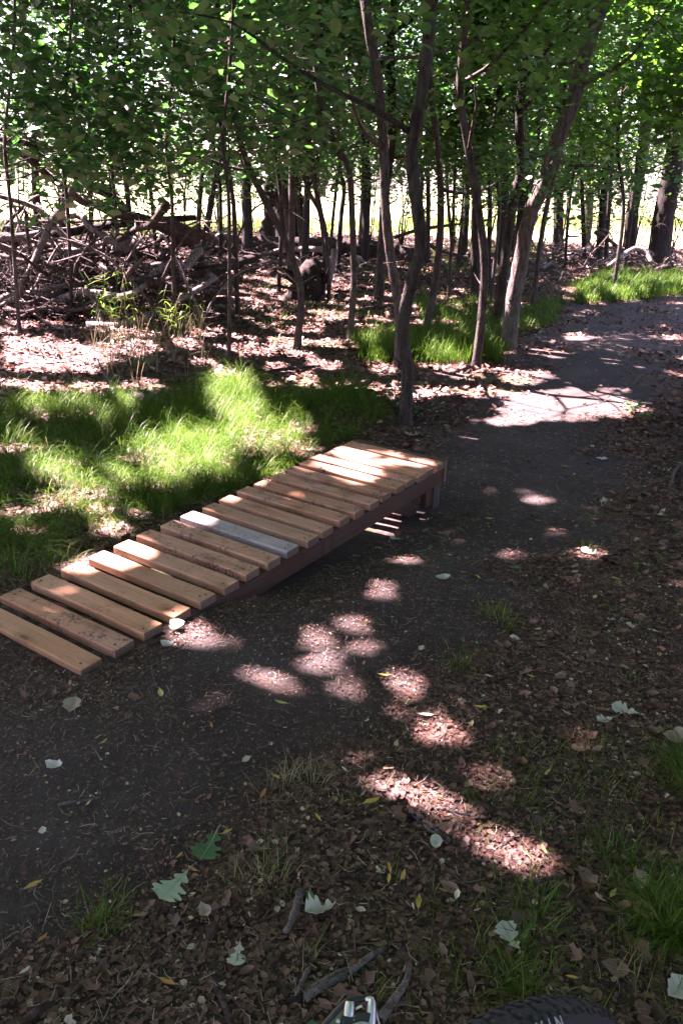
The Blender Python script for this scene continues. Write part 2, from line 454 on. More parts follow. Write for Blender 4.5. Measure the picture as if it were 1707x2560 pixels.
def sun_open(P):
    """True for points of the canopy that lie on a ray of sun meant to reach the ground."""
    keep = np.zeros(len(P), bool)
    H = P.copy()
    for _ in range(3):
        t = (H[:, 2] - G(H[:, 0], H[:, 1])) / S[2]
        H = H - S[None] * t[:, None]
    u, v, z = pix(H)
    ok = (z > 0.3)
    wob = 1.1 + 1.5 * (fbm(H[:, 0] * 6, H[:, 1] * 6, 5, 3) - 0.5)
    for (a, b, ra, rb) in GAPS:
        keep |= ok & (((u - a) / ra) ** 2 + ((v - b) / rb) ** 2 < wob)
    t = (P[:, 2] - 0.02) / S[2]
    H2 = P - S[None] * t[:, None]
    u2, v2, z2 = pix(H2)
    for (a, b, ra, rb) in RAMP_GAPS:
        keep |= (z2 > 0.3) & (((u2 - a) / ra) ** 2 + ((v2 - b) / rb) ** 2 < 1.35)
    for (q_, r_) in RAYS:
        d_ = P - q_[None]; a_ = d_ @ S
        keep |= (a_ > r_ * 1.3) & (np.linalg.norm(d_ - a_[:, None] * S[None], axis=1) < r_)
    n = fbm(H[:, 0] * 2.6, H[:, 1] * 2.6, 21, 3)
    thr = np.full(len(P), 0.80)
    inv = ok & (u > -200) & (u < 1768) & (v < 2400)
    thr = np.where(inv & (v < 915) & (u < 900), 0.56, thr)
    thr = np.where(inv & (v < 870) & (u >= 900), 0.64, thr)
    thr = np.where(inv & (v < 860) & (u >= 1180), 0.72, thr)
    thr = np.where(inv & (v > 615) & (v < 700) & (u >= 1290), 0.52, thr)
    thr = np.where(inv & (v >= 915) & (v < 1260) & (u < 780), 0.66, thr)
    thr = np.where(inv & (v >= 1230), 2.0, thr)
    thr = np.where(inv & (v < 600), 0.60, thr)
    keep |= n > thr
    return keep

# ------------------------------------------------------------------ ground sheet
def axis(lo, hi, flo, fhi, step, grow=1.16):
    a = list(np.arange(flo, fhi + 1e-6, step))
    s = step; x = flo
    left = []
    while x > lo:
        s *= grow; x -= s; left.append(x)
    s = step; x = fhi; right = []
    while x < hi:
        s *= grow; x += s; right.append(x)
    return np.array(left[::-1] + a + right)
gx = axis(-260, 260, -3.2, 3.2, 0.04, 1.13)
gy = axis(-40, 420, 0.4, 7.0, 0.04, 1.06)
X, Y = np.meshgrid(gx, gy)
X, Y = X.ravel(), Y.ravel()
Z = G(X, Y)
u, v, zc = pix(np.stack([X, Y, Z], 1))
pd = polydist(PATH, u, v)
pathv = np.where(zc > 0.3, sstep(-130, 130, pd - 20 + 360 * (fbm(X * 2.2, Y * 2.2, 31, 4) - 0.5)), 0.0)
near_path = np.where((Y < 1.1) & (X < 0.1), 0.5, 0)
pathv = np.maximum(pathv * (zc > 0.3), near_path)
mead = sstep(33, 36.5, Y + 2.5 * (fbm(X * 0.5, Y * 0.5, 41) - 0.5))
greenv = np.clip(np.where((v > 860) & (v < 1330) & (u < 860) & (zc > 0.3), 0.9, 0) + sstep(0.55, 0.7, fbm(X * 0.7, Y * 0.7, 77)) * (Y > 7.5) * 0.7, 0, 1)
nx, ny = len(gx), len(gy)
i = np.arange(ny - 1)[:, None] * nx; j = np.arange(nx - 1)[None]
FQ = np.stack([i + j, i + j + 1, i + nx + j + 1, i + nx + j], -1).reshape(-1, 4)
ground = link('ground', np_mesh('ground', np.stack([X, Y, Z], 1), FQ, {'path': pathv, 'meadow': mead, 'green': greenv}, True), GROUND)
tag(ground, kind='structure')

# ------------------------------------------------------------------ wooden ramp
def wood_mat(name, base, dark, dirt=0.7, knots=0.5, end=(0.16, 0.10, 0.07), stain=None):
    m, nt, out = new_mat(name)
    oc = N(nt, 'ShaderNodeTexCoord').outputs['Object']
    rnd = obj_rand(nt)
    off = N(nt, 'ShaderNodeVectorMath', operation='ADD')
    cmb = N(nt, 'ShaderNodeCombineXYZ')
    for k in range(3): nt.links.new(math_n(nt, 'MULTIPLY', rnd, 37.0 + 11 * k), cmb.inputs[k])
    nt.links.new(oc, off.inputs[0]); nt.links.new(cmb.outputs[0], off.inputs[1])
    p = off.outputs[0]
    warp = N(nt, 'ShaderNodeTexNoise'); warp.inputs['Scale'].default_value = 2.5; nt.links.new(p, warp.inputs['Vector'])
    g1 = noise(nt, mapping(nt, p, (1.3, 26, 26)), 1.0, 5, 0.6)
    g2 = noise(nt, mapping(nt, p, (6, 210, 210)), 1.0, 3, 0.6)
    big = noise(nt, p, 2.2, 2)
    c = ramp(nt, g1, [(0.28, dark), (0.5, base), (0.75, tuple(min(1, x * 1.18) for x in base))])
    c = mix(nt, math_n(nt, 'MULTIPLY', ramp(nt, g2, [(0.42, (1, 1, 1)), (0.58, (0, 0, 0))]), 0.30), c, dark)
    hs = N(nt, 'ShaderNodeHueSaturation'); nt.links.new(c, hs.inputs['Color'])
    nt.links.new(math_n(nt, 'ADD', math_n(nt, 'MULTIPLY', rnd, 0.25), 0.86), hs.inputs['Value'])
    nt.links.new(math_n(nt, 'ADD', math_n(nt, 'MULTIPLY', big, 0.4), 0.98), hs.inputs['Saturation'])
    c = hs.outputs[0]
    # knots
    vo = N(nt, 'ShaderNodeTexVoronoi', voronoi_dimensions='2D'); vo.inputs['Scale'].default_value = 1.0
    wv = N(nt, 'ShaderNodeVectorMath', operation='ADD'); nt.links.new(mapping(nt, p, (3.4, 8.5, 1.0)), wv.inputs[0])
    ws = N(nt, 'ShaderNodeVectorMath', operation='SCALE'); ws.inputs['Scale'].default_value = 0.16; nt.links.new(warp.outputs['Color'], ws.inputs[0]); nt.links.new(ws.outputs[0], wv.inputs[1])
    nt.links.new(wv.outputs[0], vo.inputs['Vector'])
    kd = vo.outputs['Distance']
    gate = N(nt, 'ShaderNodeSeparateColor'); nt.links.new(vo.outputs['Color'], gate.inputs[0])
    gk = math_n(nt, 'LESS_THAN', gate.outputs[0], 0.35 + 0.5 * knots)
    ring = math_n(nt, 'MULTIPLY', ramp(nt, kd, [(0.0, (0, 0, 0)), (0.09, (0.15, 0.15, 0.15)), (0.13, (0.75, 0.75, 0.75)), (0.20, (0.25, 0.25, 0.25)), (0.36, (0, 0, 0))]), gk)
    core = math_n(nt, 'MULTIPLY', ramp(nt, kd, [(0.0, (1, 1, 1)), (0.07, (0.8, 0.8, 0.8)), (0.12, (0, 0, 0))]), gk)
    c = mix(nt, math_n(nt, 'MULTIPLY', ring, 0.75), c, tuple(x * y for x, y in zip(dark, (0.75, 0.6, 0.45))))
    c = mix(nt, math_n(nt, 'MULTIPLY', core, 0.35 + 0.5 * knots), c, (0.10, 0.042, 0.020))
    # dirt trodden in
    d = noise(nt, p, 9, 6, 0.7); d2 = noise(nt, p, 70, 3, 0.7)
    dm = math_n(nt, 'MULTIPLY', ramp(nt, d, [(0.46, (0, 0, 0)), (0.66, (1, 1, 1))]), ramp(nt, d2, [(0.45, (0, 0, 0)), (0.62, (1, 1, 1))]))
    c = mix(nt, math_n(nt, 'MULTIPLY', dm, dirt * 2), c, (0.06, 0.045, 0.04))
    if stain:
        sx = N(nt, 'ShaderNodeSeparateXYZ'); nt.links.new(oc, sx.inputs[0])
        e = math_n(nt, 'ADD', math_n(nt, 'MULTIPLY', sx.outputs[1], -16.0), math_n(nt, 'MULTIPLY', noise(nt, mapping(nt, p, (5, 20, 20)), 1, 4), 1.1))
        c = mix(nt, ramp(nt, e, [(1.02, (0, 0, 0)), (1.22, (0.85, 0.85, 0.85))]), c, stain)
    # end grain is darker and rougher
    sep = N(nt, 'ShaderNodeSeparateXYZ'); nt.links.new(N(nt, 'ShaderNodeTexCoord').outputs['Normal'], sep.inputs[0])
    en = math_n(nt, 'GREATER_THAN', math_n(nt, 'ABSOLUTE', sep.outputs[0]), 0.8)
    endc = mix(nt, noise(nt, p, 120, 4), tuple(x * 0.6 for x in end), tuple(x * 1.3 for x in end))
    c = mix(nt, en, c, endc)
    h = math_n(nt, 'ADD', g1, math_n(nt, 'MULTIPLY', g2, 0.4))
    principled(nt, out, c, 0.78, 0.25, bump(nt, h, 0.35, 0.003))
    return m
CEDAR = wood_mat('cedar_fresh', (0.51, 0.295, 0.21), (0.35, 0.18, 0.12))
CEDAR_Y = wood_mat('cedar_yellow', (0.52, 0.312, 0.22), (0.37, 0.195, 0.13), 0.35, 0.35)
CEDAR_K = wood_mat('cedar_knotty', (0.51, 0.30, 0.205), (0.35, 0.18, 0.11), 0.25, 0.95)
GREYWOOD = wood_mat('weathered_board', (0.36, 0.315, 0.305), (0.22, 0.185, 0.175), 0.35, 0.25, (0.13, 0.09, 0.08))
STAINED = wood_mat('cedar_stained', (0.48, 0.29, 0.20), (0.33, 0.175, 0.115), 0.35, 0.4, (0.12, 0.08, 0.06), (0.045, 0.032, 0.024))
STRINGER = wood_mat('stringer_wood', (0.085, 0.050, 0.038), (0.048, 0.028, 0.021), 0.3, 0.2)
STRINGER_G = wood_mat('old_post_wood', (0.10, 0.090, 0.085), (0.06, 0.053, 0.050), 0.3, 0.2)
SCREW = plain('screw_head', (0.055, 0.035, 0.028), 0.55, 0.4)

def bev_box(name, size, bev, mat, parent, R, c, seg=2, jitter=0.0, sub=0, seed=0):
    """box with rounded long edges; size along local x, y, z; R columns = local axes in world"""
    bm = bmesh.new()
    bmesh.ops.create_cube(bm, size=1.0)
    for vv in bm.verts: vv.co = Vector((vv.co.x * size[0], vv.co.y * size[1], vv.co.z * size[2]))
    if bev > 0: bmesh.ops.bevel(bm, geom=list(bm.edges), offset=bev, segments=seg, profile=0.5, affect='EDGES')
    if sub:
        ex = [e for e in bm.edges if abs((e.verts[0].co - e.verts[1].co).normalized().x) > 0.9 and e.calc_length() > size[0] * 0.5]
        bmesh.ops.subdivide_edges(bm, edges=ex, cuts=sub, use_grid_fill=True)
        rs = random.Random(seed)
        bow = rs.uniform(-1, 1) * jitter; crk = rs.uniform(-1, 1) * jitter
        for vv in bm.verts:
            t = vv.co.x / size[0] * 2
            vv.co.y += bow * (1 - t * t) + jitter * 0.3 * math.sin(t * 5 + seed)
            vv.co.z += crk * 0.5 * (1 - t * t)
    me = bpy.data.meshes.new(name); bm.to_mesh(me); bm.free()
    for p_ in me.polygons: p_.use_smooth = False
    o = link(name, me, mat, parent)
    W = Matrix(((R[0][0], R[1][0], R[2][0], c[0]), (R[0][1], R[1][1], R[2][1], c[1]), (R[0][2], R[1][2], R[2][2], c[2]), (0, 0, 0, 1)))
    o.matrix_basis = W
    return o

ramp_root = thing('wooden_ramp', 'low bike ramp of spaced cedar planks beside the dirt trail', 'ramp', RAMP_O)
def rp(s, w, h): return RAX * s + RWX * w + RUP * h                # in the ramp's own space
SK = [0.0, 0.14, 0.276, 0.416, 0.557, 0.696, 0.83, 0.967, 1.105, 1.246, 1.372, 1.519, 1.645, 1.783, 1.919, 2.06, 2.177, 2.289, 2.396, 2.512]
PM = {0: CEDAR_K, 2: CEDAR_Y, 3: CEDAR_K, 4: CEDAR_K, 5: CEDAR_Y, 8: GREYWOOD, 9: STAINED, 10: CEDAR_Y}
BW, BT = 0.089, 0.038
rr = random.Random(4)
for k, s0 in enumerate(SK):
    dz = rr.uniform(-0.0015, 0.0015)
    wj = rr.uniform(-0.006, 0.006)
    tw = rr.uniform(-0.008, 0.008)
    ax = RAX * math.cos(tw) + RWX * math.sin(tw); wx = RWX * math.cos(tw) - RAX * math.sin(tw)
    c = rp(s0 + BW / 2, RAMP_W / 2 + wj, -BT / 2 + dz)
    wid = BW if k < 15 else BW * 1.0
    pl = bev_box('plank', (RAMP_W, wid, BT), 0.005, PM.get(k, CEDAR), ramp_root, (wx, ax, RUP), c, 2, 0.0022, 6, k)
    if k == 8: pl['label'] = 'weathered grey plank'
    if k == 9: pl['label'] = 'plank with a dark stained near edge'
    # screw heads, counted from the photograph: one near each end, sometimes two
    for w_ in (0.030, RAMP_W - 0.034):
        for q in range(2 if rr.random() < 0.45 else 1):
            bm = bmesh.new()
            bmesh.ops.create_cone(bm, cap_ends=True, segments=10, radius1=0.0048, radius2=0.0042, depth=0.002)
            me = bpy.data.meshes.new('screw'); bm.to_mesh(me); bm.free()
            yy = (0.016 if q else -0.012) + rr.uniform(-0.012, 0.012)
            sc = link('screw', me, SCREW, pl, (w_ - RAMP_W / 2 + rr.uniform(-0.008, 0.008), yy, BT / 2 + 0.0008))
# end board standing on edge, stringers, posts, brace
bev_box('end_board', (RAMP_W + 0.006, 0.036, 0.135), 0.006, STRINGER, ramp_root, (RWX, RAX, RUP), rp(2.625, RAMP_W / 2, -0.066))
for w_ in (0.023, RAMP_W - 0.023):
    bev_box('stringer', (2.36, 0.038, 0.092), 0.004, STRINGER, ramp_root, (RAX, -RWX, RUP), rp(1.424, w_, -BT - 0.0475))
for w_ in (0.06, RAMP_W - 0.062):
    bev_box('post', (0.22, 0.085, 0.038), 0.003, STRINGER, ramp_root, (RUP, RAX, RWX), rp(2.53, w_, -BT - 0.125))
    bev_box('brace', (0.36, 0.089, 0.036), 0.003, STRINGER, ramp_root, ((RAX * 0.82 - RUP * 0.57), (RAX * 0.57 + RUP * 0.82), RWX), rp(2.30, w_ - math.copysign(0.039, w_ - 0.3), -BT - 0.165))
bev_box('support_block', (0.17, 0.075, 0.05), 0.004, STRINGER_G, ramp_root, (RUP, RAX, RWX), rp(2.60, RAMP_W - 0.055, -BT - 0.180))
bev_box('cross_beam', (RAMP_W - 0.10, 0.038, 0.085), 0.004, STRINGER, ramp_root, (RWX, RAX, RUP), rp(1.30, RAMP_W / 2, -BT - 0.046))

# ------------------------------------------------------------------ leaf clouds
T_OVAL = (np.array([[0, 0, 0], [-.30, .30, .05], [-.27, .66, .05], [0, 1.0, -.03], [.27, .66, .05], [.30, .30, .05]]), np.array([[0, 5, 4, 3], [0, 3, 2, 1]]))
T_KITE = (np.array([[0, 0, 0], [-.34, .45, .06], [0, 1.0, -.04], [.34, .45, .06]]), np.array([[0, 3, 2], [0, 2, 1]]))
T_MAPLE = (np.array([[0, 0, 0], [-.46, .22, .05], [-.24, .46, .03], [-.40, .78, .07], [0, 1.0, -.03], [.40, .78, .07], [.24, .46, .03], [.46, .22, .05]]), np.array([[0, 6, 5, 4], [0, 4, 3, 2], [0, 2, 1, 0], [0, 7, 6, 0]]))
T_MAPLE = (T_MAPLE[0], [np.array([[0, 6, 5, 4], [0, 4, 3, 2]]), np.array([[0, 2, 1], [0, 7, 6]])])

def leaf_arrays(P, size, tmpl, flat=0.55, droop=0.25, g=rng):
    n = len(P)
    nr = g.normal(0, flat, (n, 3)); nr[:, 2] = np.abs(nr[:, 2]) + 1.0
    nr /= np.linalg.norm(nr, axis=1)[:, None]
    d = g.normal(0, 1, (n, 3)); d[:, 2] -= droop * 2
    d -= nr * (d * nr).sum(1)[:, None]
    d /= np.linalg.norm(d, axis=1)[:, None]
    s = np.cross(d, nr)
    t, f = tmpl
    size = np.asarray(size, float).reshape(-1, 1, 1)
    V = P[:, None] + size * (t[None, :, 0:1] * s[:, None] + (t[None, :, 1:2] - 0.5) * d[:, None] + t[None, :, 2:3] * nr[:, None])
    k = len(t)
    fl = f if isinstance(f, list) else [f]
    F = [((np.arange(n) * k)[:, None, None] + a[None]).reshape(-1, a.shape[1]) for a in fl]
    return V.reshape(-1, 3), F, k

def leaf_mesh(name, P, size, tmpl, flat=0.55, droop=0.25, g=rng, rnd=None, origin=None):
    V, F, k = leaf_arrays(P, size, tmpl, flat, droop, g)
    if origin is not None: V = V - origin
    if rnd is None: rnd = np.clip(g.normal(0.45, 0.22, len(P)), 0, 1)
    return np_mesh(name, V, F, {'rnd': np.repeat(rnd, k)})

# ------------------------------------------------------------------ trees
TREES = []      # (root, x, y, leaf positions list)

def limb(root, base, p0, az, el, L, r0, seed, leaves, mat, nclump=4, nleaf=45, spread=0.30, build=True):
    rs = np.random.default_rng(seed)
    pts = [np.array(p0)]
    d = np.array([math.cos(az) * math.cos(el), math.sin(az) * math.cos(el), math.sin(el)])
    n = 5
    for k in range(n):
        d = d + rs.normal(0, 0.16, 3) + np.array([0, 0, 0.05])
        d /= np.linalg.norm(d)
        pts.append(pts[-1] + d * L / n)
    rad = np.linspace(r0, max(0.004, r0 * 0.22), n + 1)
    if build: tube('branch', pts, rad, mat, root, 6, 0.05, seed, 2, base)
    for k in range(nclump):
        t = rs.uniform(0.35, 1.05) * n
        i0 = min(int(t), n - 1)
        c = pts[i0] + (pts[i0 + 1] - pts[i0]) * (t - i0) + rs.normal(0, 0.18, 3)
        q = rs.normal(0, 1, (int(nleaf * rs.uniform(0.6, 1.4)), 3)) * np.array([spread, spread, spread * 0.55])
        leaves.append(c + q)
    return pts

def tree(name, label, pts, w, y=None, H=9.0, mat=None, zlo=1.45, nl=9, leaf=LEAF, tmpl=T_OVAL, lsize=0.10, L=1.5, nleaf=45, group=None, seed=0, depth_lean=0.0, cat='tree', lump=0.05, flare=1.35, spread=0.30, stop=False, crown=True):
    """pts: outline of the stem in picture coordinates, base first; w: stem width in picture units at base and top"""
    mat = mat or BARK
    rs = np.random.default_rng(seed + 100)
    if y is None:
        b = gp(*pts[0]); y = b[1]
    P = [at_y(u_, v_, y + depth_lean * k) for k, (u_, v_) in enumerate(pts)]
    gz = float(G(P[0][0], y))
    if P[0][2] > gz + 0.02 or pts[0][1] < 560: P[0][2] = min(P[0][2], gz) if P[0][2] < gz + 0.4 else gz
    if P[0][2] > gz - 0.05: P[0][2] = gz - 0.06
    base = np.array([P[0][0], y, gz])
    m = mpp(P[1])
    r0, r1 = w[0] * m * 0.43, w[1] * m * 0.40
    n0 = len(P)
    rad = [r0 + (r1 - r0) * k / max(1, n0 - 1) for k in range(n0)]
    rad[0] *= flare
    if not stop:
        d = P[-1] - P[-2]; d /= np.linalg.norm(d)
        z = P[-1][2]; steps = max(3, int((H - z) / 1.1))
        for k in range(steps):
            d = d * 0.8 + np.array([0, 0, 0.25]) + rs.normal(0, 0.10, 3); d /= np.linalg.norm(d)
            P.append(P[-1] + d * max(0.4, (H - z) / steps))
            rad.append(r1 * (1 - 0.85 * (k + 1) / steps))
    P = np.array(P)
    P = np.insert(P, 1, P[0] * 0.72 + P[1] * 0.28 if np.linalg.norm(P[1] - P[0]) < 0.5 else P[0] + (P[1] - P[0]) / np.linalg.norm(P[1] - P[0]) * 0.16, axis=0); rad.insert(1, r0 * 1.04)
    rad[0] = r0 * flare * 1.25
    root = thing(name, label, cat, base, group)
    tube('trunk', P, rad, mat, root, 12 if r0 > 0.04 else 7, lump * (1.5 if r0 > 0.03 else 1.3), seed, 6, base)
    if r0 > 0.03:
        for k in range(5):
            t = rs.uniform(0.15, 0.7) * (n0 - 1); i0 = int(t); p0 = P[i0] * (1 - t + i0) + P[i0 + 1] * (t - i0)
            an = rs.uniform(0, 6.28); Ls = rs.uniform(0.06, 0.35); d = np.array([math.cos(an), math.sin(an), rs.uniform(0.1, 0.9)])
            tube('dead_twig', [p0, p0 + d * (Ls * 0.5 + r0) + rs.normal(0, 0.01, 3), p0 + d * (Ls + r0) + rs.normal(0, 0.03, 3)], [min(0.012, r0 * 0.25), 0.005, 0.002], mat, root, 5, 0.1, k, 2, base)
    leaves = []
    if crown:
        zs = P[:, 2]
        for k in range(nl):
            zt = zlo + (min(P[-1][2], 6.2) - zlo) * (k + rs.uniform(0, 0.8)) / nl
            zt = min(zt, P[-1][2] - 0.05)
            i0 = int(np.clip(np.searchsorted(zs, zt) - 1, 0, len(P) - 2))
            t = np.clip((zt - zs[i0]) / max(1e-6, zs[i0 + 1] - zs[i0]), 0, 1)
            p0 = P[i0] * (1 - t) + P[i0 + 1] * t
            rb = (rad[i0] * (1 - t) + rad[i0 + 1] * t)
            limb(root, base, p0, rs.uniform(0, 2 * math.pi), rs.uniform(-0.1, 0.65), L * rs.uniform(0.6, 1.2), min(rb * 0.55, 0.03), seed * 50 + k, leaves, mat, 6, nleaf * (1.5 if y > 13.5 else 1.0), spread * (1.25 if y > 13.5 else 1.0))
    TREES.append(dict(root=root, base=base, x=base[0], y=y, low=leaves, high=[], leaf=leaf, tmpl=tmpl, lsize=lsize, seed=seed, crown=crown))
    return root

# --- stems that can be told apart, near ones first (picture coordinates)
tree('tree', 'crooked grey-brown tree standing at the far end of the ramp', [(930, 975), (935, 850), (925, 755), (946, 640), (966, 560), (950, 420), (945, 340), (970, 200), (990, 0)], (33, 30), H=9.5, zlo=1.75, nl=8, seed=1, lump=0.06, L=1.6)
tree('tree', 'slender pale tree just behind the crooked tree, bending left upward', [(914, 842), (918, 740), (905, 640), (893, 560), (884, 460), (880, 330), (866, 180), (838, 0)], (26, 24), H=9, mat=BARK_PALE, zlo=1.75, nl=8, seed=2)
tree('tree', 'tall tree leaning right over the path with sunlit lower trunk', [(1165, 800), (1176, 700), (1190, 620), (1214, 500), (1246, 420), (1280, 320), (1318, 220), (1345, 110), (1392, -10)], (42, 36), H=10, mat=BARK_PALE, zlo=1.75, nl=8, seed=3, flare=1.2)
tree('tree', 'thin brown wavy tree at the path edge left of the leaning tree', [(1092, 845), (1106, 720), (1112, 600), (1097, 480), (1076, 350), (1056, 220), (1060, 130), (1076, 0)], (23, 18), H=8.5, zlo=1.75, nl=8, seed=4, leaf=LEAF_B, tmpl=T_MAPLE, lsize=0.10)
tree('tree', 'slim straight grey tree right behind the crooked tree', [(976, 765), (1002, 632), (1012, 491), (1007, 361), (990, 216), (985, 60)], (22, 13), H=8, zlo=1.45, nl=8, seed=5)
tree('tree', 'slim pale tree bending left above, in front of the long fallen log', [(803, 780), (812, 642), (808, 491), (801, 391), (775, 340), (745, 270), (725, 150), (735, 0)], (19, 14), H=8, mat=BARK_PALE, zlo=1.75, nl=9, seed=6)
tree('tree', 'thin tree leaning strongly left, in front of the dark snag', [(682, 802), (690, 668), (660, 567), (606, 456), (572, 385), (545, 300), (520, 160), (500, 20)], (20, 12), H=7, mat=BARK, zlo=1.3, nl=10, seed=7, lsize=0.10, nleaf=50)
tree('tree', 'thin tree beside the dark upturned stump', [(738, 690), (747, 567), (727, 441), (712, 340), (700, 200), (690, 20)], (17, 12), H=7.5, zlo=1.75, nl=9, seed=8)
tree('tree', 'thin tree leaning right at the right end of the brush pile', [(436, 700), (463, 582), (478, 506), (489, 443), (505, 353), (515, 250), (530, 60)], (19, 13), H=7, zlo=1.3, nl=11, seed=9, lsize=0.10, nleaf=55)
tree('tree', 'tall straight stem at the left edge behind the brush pile', [(88, 620), (84, 453), (78, 282), (65, 151), (50, 0)], (21, 17), y=13.0, H=10, zlo=1.75, nl=11, seed=10)
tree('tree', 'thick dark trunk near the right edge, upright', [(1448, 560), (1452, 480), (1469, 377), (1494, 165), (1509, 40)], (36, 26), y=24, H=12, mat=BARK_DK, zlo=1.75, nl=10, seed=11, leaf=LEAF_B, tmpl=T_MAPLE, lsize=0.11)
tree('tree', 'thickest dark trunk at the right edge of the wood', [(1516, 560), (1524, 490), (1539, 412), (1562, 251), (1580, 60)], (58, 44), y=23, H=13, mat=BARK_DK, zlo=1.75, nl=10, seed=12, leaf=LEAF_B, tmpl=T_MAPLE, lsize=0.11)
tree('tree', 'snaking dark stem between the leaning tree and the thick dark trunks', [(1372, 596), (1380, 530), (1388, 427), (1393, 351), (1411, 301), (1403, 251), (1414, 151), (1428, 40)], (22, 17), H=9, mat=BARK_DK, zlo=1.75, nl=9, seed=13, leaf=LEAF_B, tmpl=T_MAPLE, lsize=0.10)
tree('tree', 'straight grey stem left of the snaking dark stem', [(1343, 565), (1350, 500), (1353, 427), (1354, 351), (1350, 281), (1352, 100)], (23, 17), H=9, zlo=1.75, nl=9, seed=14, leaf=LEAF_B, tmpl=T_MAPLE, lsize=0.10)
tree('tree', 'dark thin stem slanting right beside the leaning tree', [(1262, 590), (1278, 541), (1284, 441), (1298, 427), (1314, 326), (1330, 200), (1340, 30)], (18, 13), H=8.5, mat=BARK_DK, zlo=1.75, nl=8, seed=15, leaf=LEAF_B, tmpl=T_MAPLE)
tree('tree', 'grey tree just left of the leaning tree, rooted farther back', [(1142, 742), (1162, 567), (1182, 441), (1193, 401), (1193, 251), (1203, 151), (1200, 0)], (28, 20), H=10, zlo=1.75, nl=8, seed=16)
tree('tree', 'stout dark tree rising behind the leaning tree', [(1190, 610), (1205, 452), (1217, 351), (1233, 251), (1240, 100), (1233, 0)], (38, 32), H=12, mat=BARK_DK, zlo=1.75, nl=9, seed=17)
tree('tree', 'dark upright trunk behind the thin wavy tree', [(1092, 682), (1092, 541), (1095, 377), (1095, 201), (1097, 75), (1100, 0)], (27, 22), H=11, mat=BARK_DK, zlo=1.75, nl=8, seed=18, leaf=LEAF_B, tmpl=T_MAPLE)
tree('tree', 'grey trunk left of the crooked tree, hidden above by its neighbour', [(868, 688), (877, 567), (884, 440), (900, 300), (896, 120), (905, 0)], (27, 20), H=10, zlo=1.75, nl=9, seed=19)
tree('tree', 'very thin sapling stem between the slim grey and dark upright trunks', [(1029, 685), (1036, 560), (1042, 452), (1046, 300), (1040, 100)], (9, 6), H=6.5, zlo=1.75, nl=9, seed=20)
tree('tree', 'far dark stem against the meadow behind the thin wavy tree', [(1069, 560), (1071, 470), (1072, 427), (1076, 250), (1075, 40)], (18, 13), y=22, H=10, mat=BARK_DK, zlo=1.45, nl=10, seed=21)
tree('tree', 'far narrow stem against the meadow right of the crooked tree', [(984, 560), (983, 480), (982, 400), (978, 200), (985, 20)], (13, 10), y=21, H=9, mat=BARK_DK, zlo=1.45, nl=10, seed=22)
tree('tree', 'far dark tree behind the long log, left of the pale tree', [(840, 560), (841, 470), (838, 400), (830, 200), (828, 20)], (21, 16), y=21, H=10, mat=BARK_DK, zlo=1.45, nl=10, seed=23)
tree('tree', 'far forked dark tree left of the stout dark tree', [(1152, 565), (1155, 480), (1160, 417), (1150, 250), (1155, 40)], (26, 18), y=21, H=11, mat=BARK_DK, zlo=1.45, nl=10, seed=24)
tree('tree', 'long grey stem passing in front of the dark snag', [(668, 560), (670, 479), (673, 327), (682, 202), (700, 65), (704, -10)], (20, 15), y=17.5, H=9, zlo=1.45, nl=9, seed=25)
tree('tree', 'thin upright stem amid the dense leaves at upper left', [(206, 600), (208, 450), (207, 327), (204, 150), (204, 20)], (14, 11), y=12.5, H=8, zlo=1.3, nl=12, seed=26, nleaf=55, lsize=0.09)
tree('tree', 'thin stem rising from the brush pile below the leaves', [(300, 620), (296, 480), (285, 360), (292, 200), (300, 20)], (15, 11), y=12.2, H=8, zlo=1.6, nl=13, seed=27, nleaf=55, lsize=0.095)
tree('tree', 'slender stem between the brush pile and the left leaning tree', [(545, 640), (538, 500), (530, 420), (500, 250), (480, 60)], (13, 10), y=12.0, H=7.5, zlo=1.45, nl=12, seed=28, nleaf=55, lsize=0.09)
tree('tree', 'dark post-like stem just left of the snag', [(568, 560), (568, 480), (566, 430), (560, 300), (565, 60)], (30, 18), y=20, H=9, mat=BARK_DK, zlo=1.75, nl=10, seed=29)
tree('tree', 'sapling leaning left beside the long log, right of the snag', [(758, 640), (745, 520), (705, 430), (680, 330), (665, 180), (660, 20)], (12, 9), y=14, H=7.5, zlo=2.3, nl=10, seed=30)
tree('tree', 'twin-stemmed thin tree in the gap before the bright meadow', [(776, 570), (783, 500), (790, 430), (780, 380), (770, 200), (765, 40)], (13, 9), y=19, H=8, mat=BARK_DK, zlo=1.45, nl=10, seed=31)
tree('tree', 'slender stem right of the leaning tree, over the grassy verge', [(1222, 705), (1240, 560), (1262, 440), (1290, 330), (1300, 150), (1310, 0)], (15, 11), H=8.5, zlo=1.75, nl=8, seed=32, leaf=LEAF_B, tmpl=T_MAPLE)

ANCHOR = [(950, 'the crooked tree'), (884, 'the slender pale tree'), (1236, 'the leaning tree'), (1084, 'the thin wavy tree'), (1010, 'the slim grey tree'), (803, 'the pale bent tree'), (610, 'the left-leaning thin tree'), (727, 'the stump-side thin tree'), (489, 'the brush pile end tree'), (84, 'the left edge stem'), (1462, 'the thick dark trunk'), (1535, 'the thickest trunk'), (1387, 'the snaking dark stem'), (670, 'the dark snag')]
_cnt = {}
def placed(kind, u_):
    a_, nm = min(ANCHOR, key=lambda t: abs(t[0] - u_))
    sd = 'left' if u_ < a_ else 'right'
    k_ = (kind, nm, sd); _cnt[k_] = _cnt.get(k_, 0) + 1
    no = ['', 'second ', 'third ', 'fourth ', 'fifth ', 'sixth '][min(5, _cnt[k_] - 1)]
    return no + kind + ' seen just ' + sd + ' of ' + nm

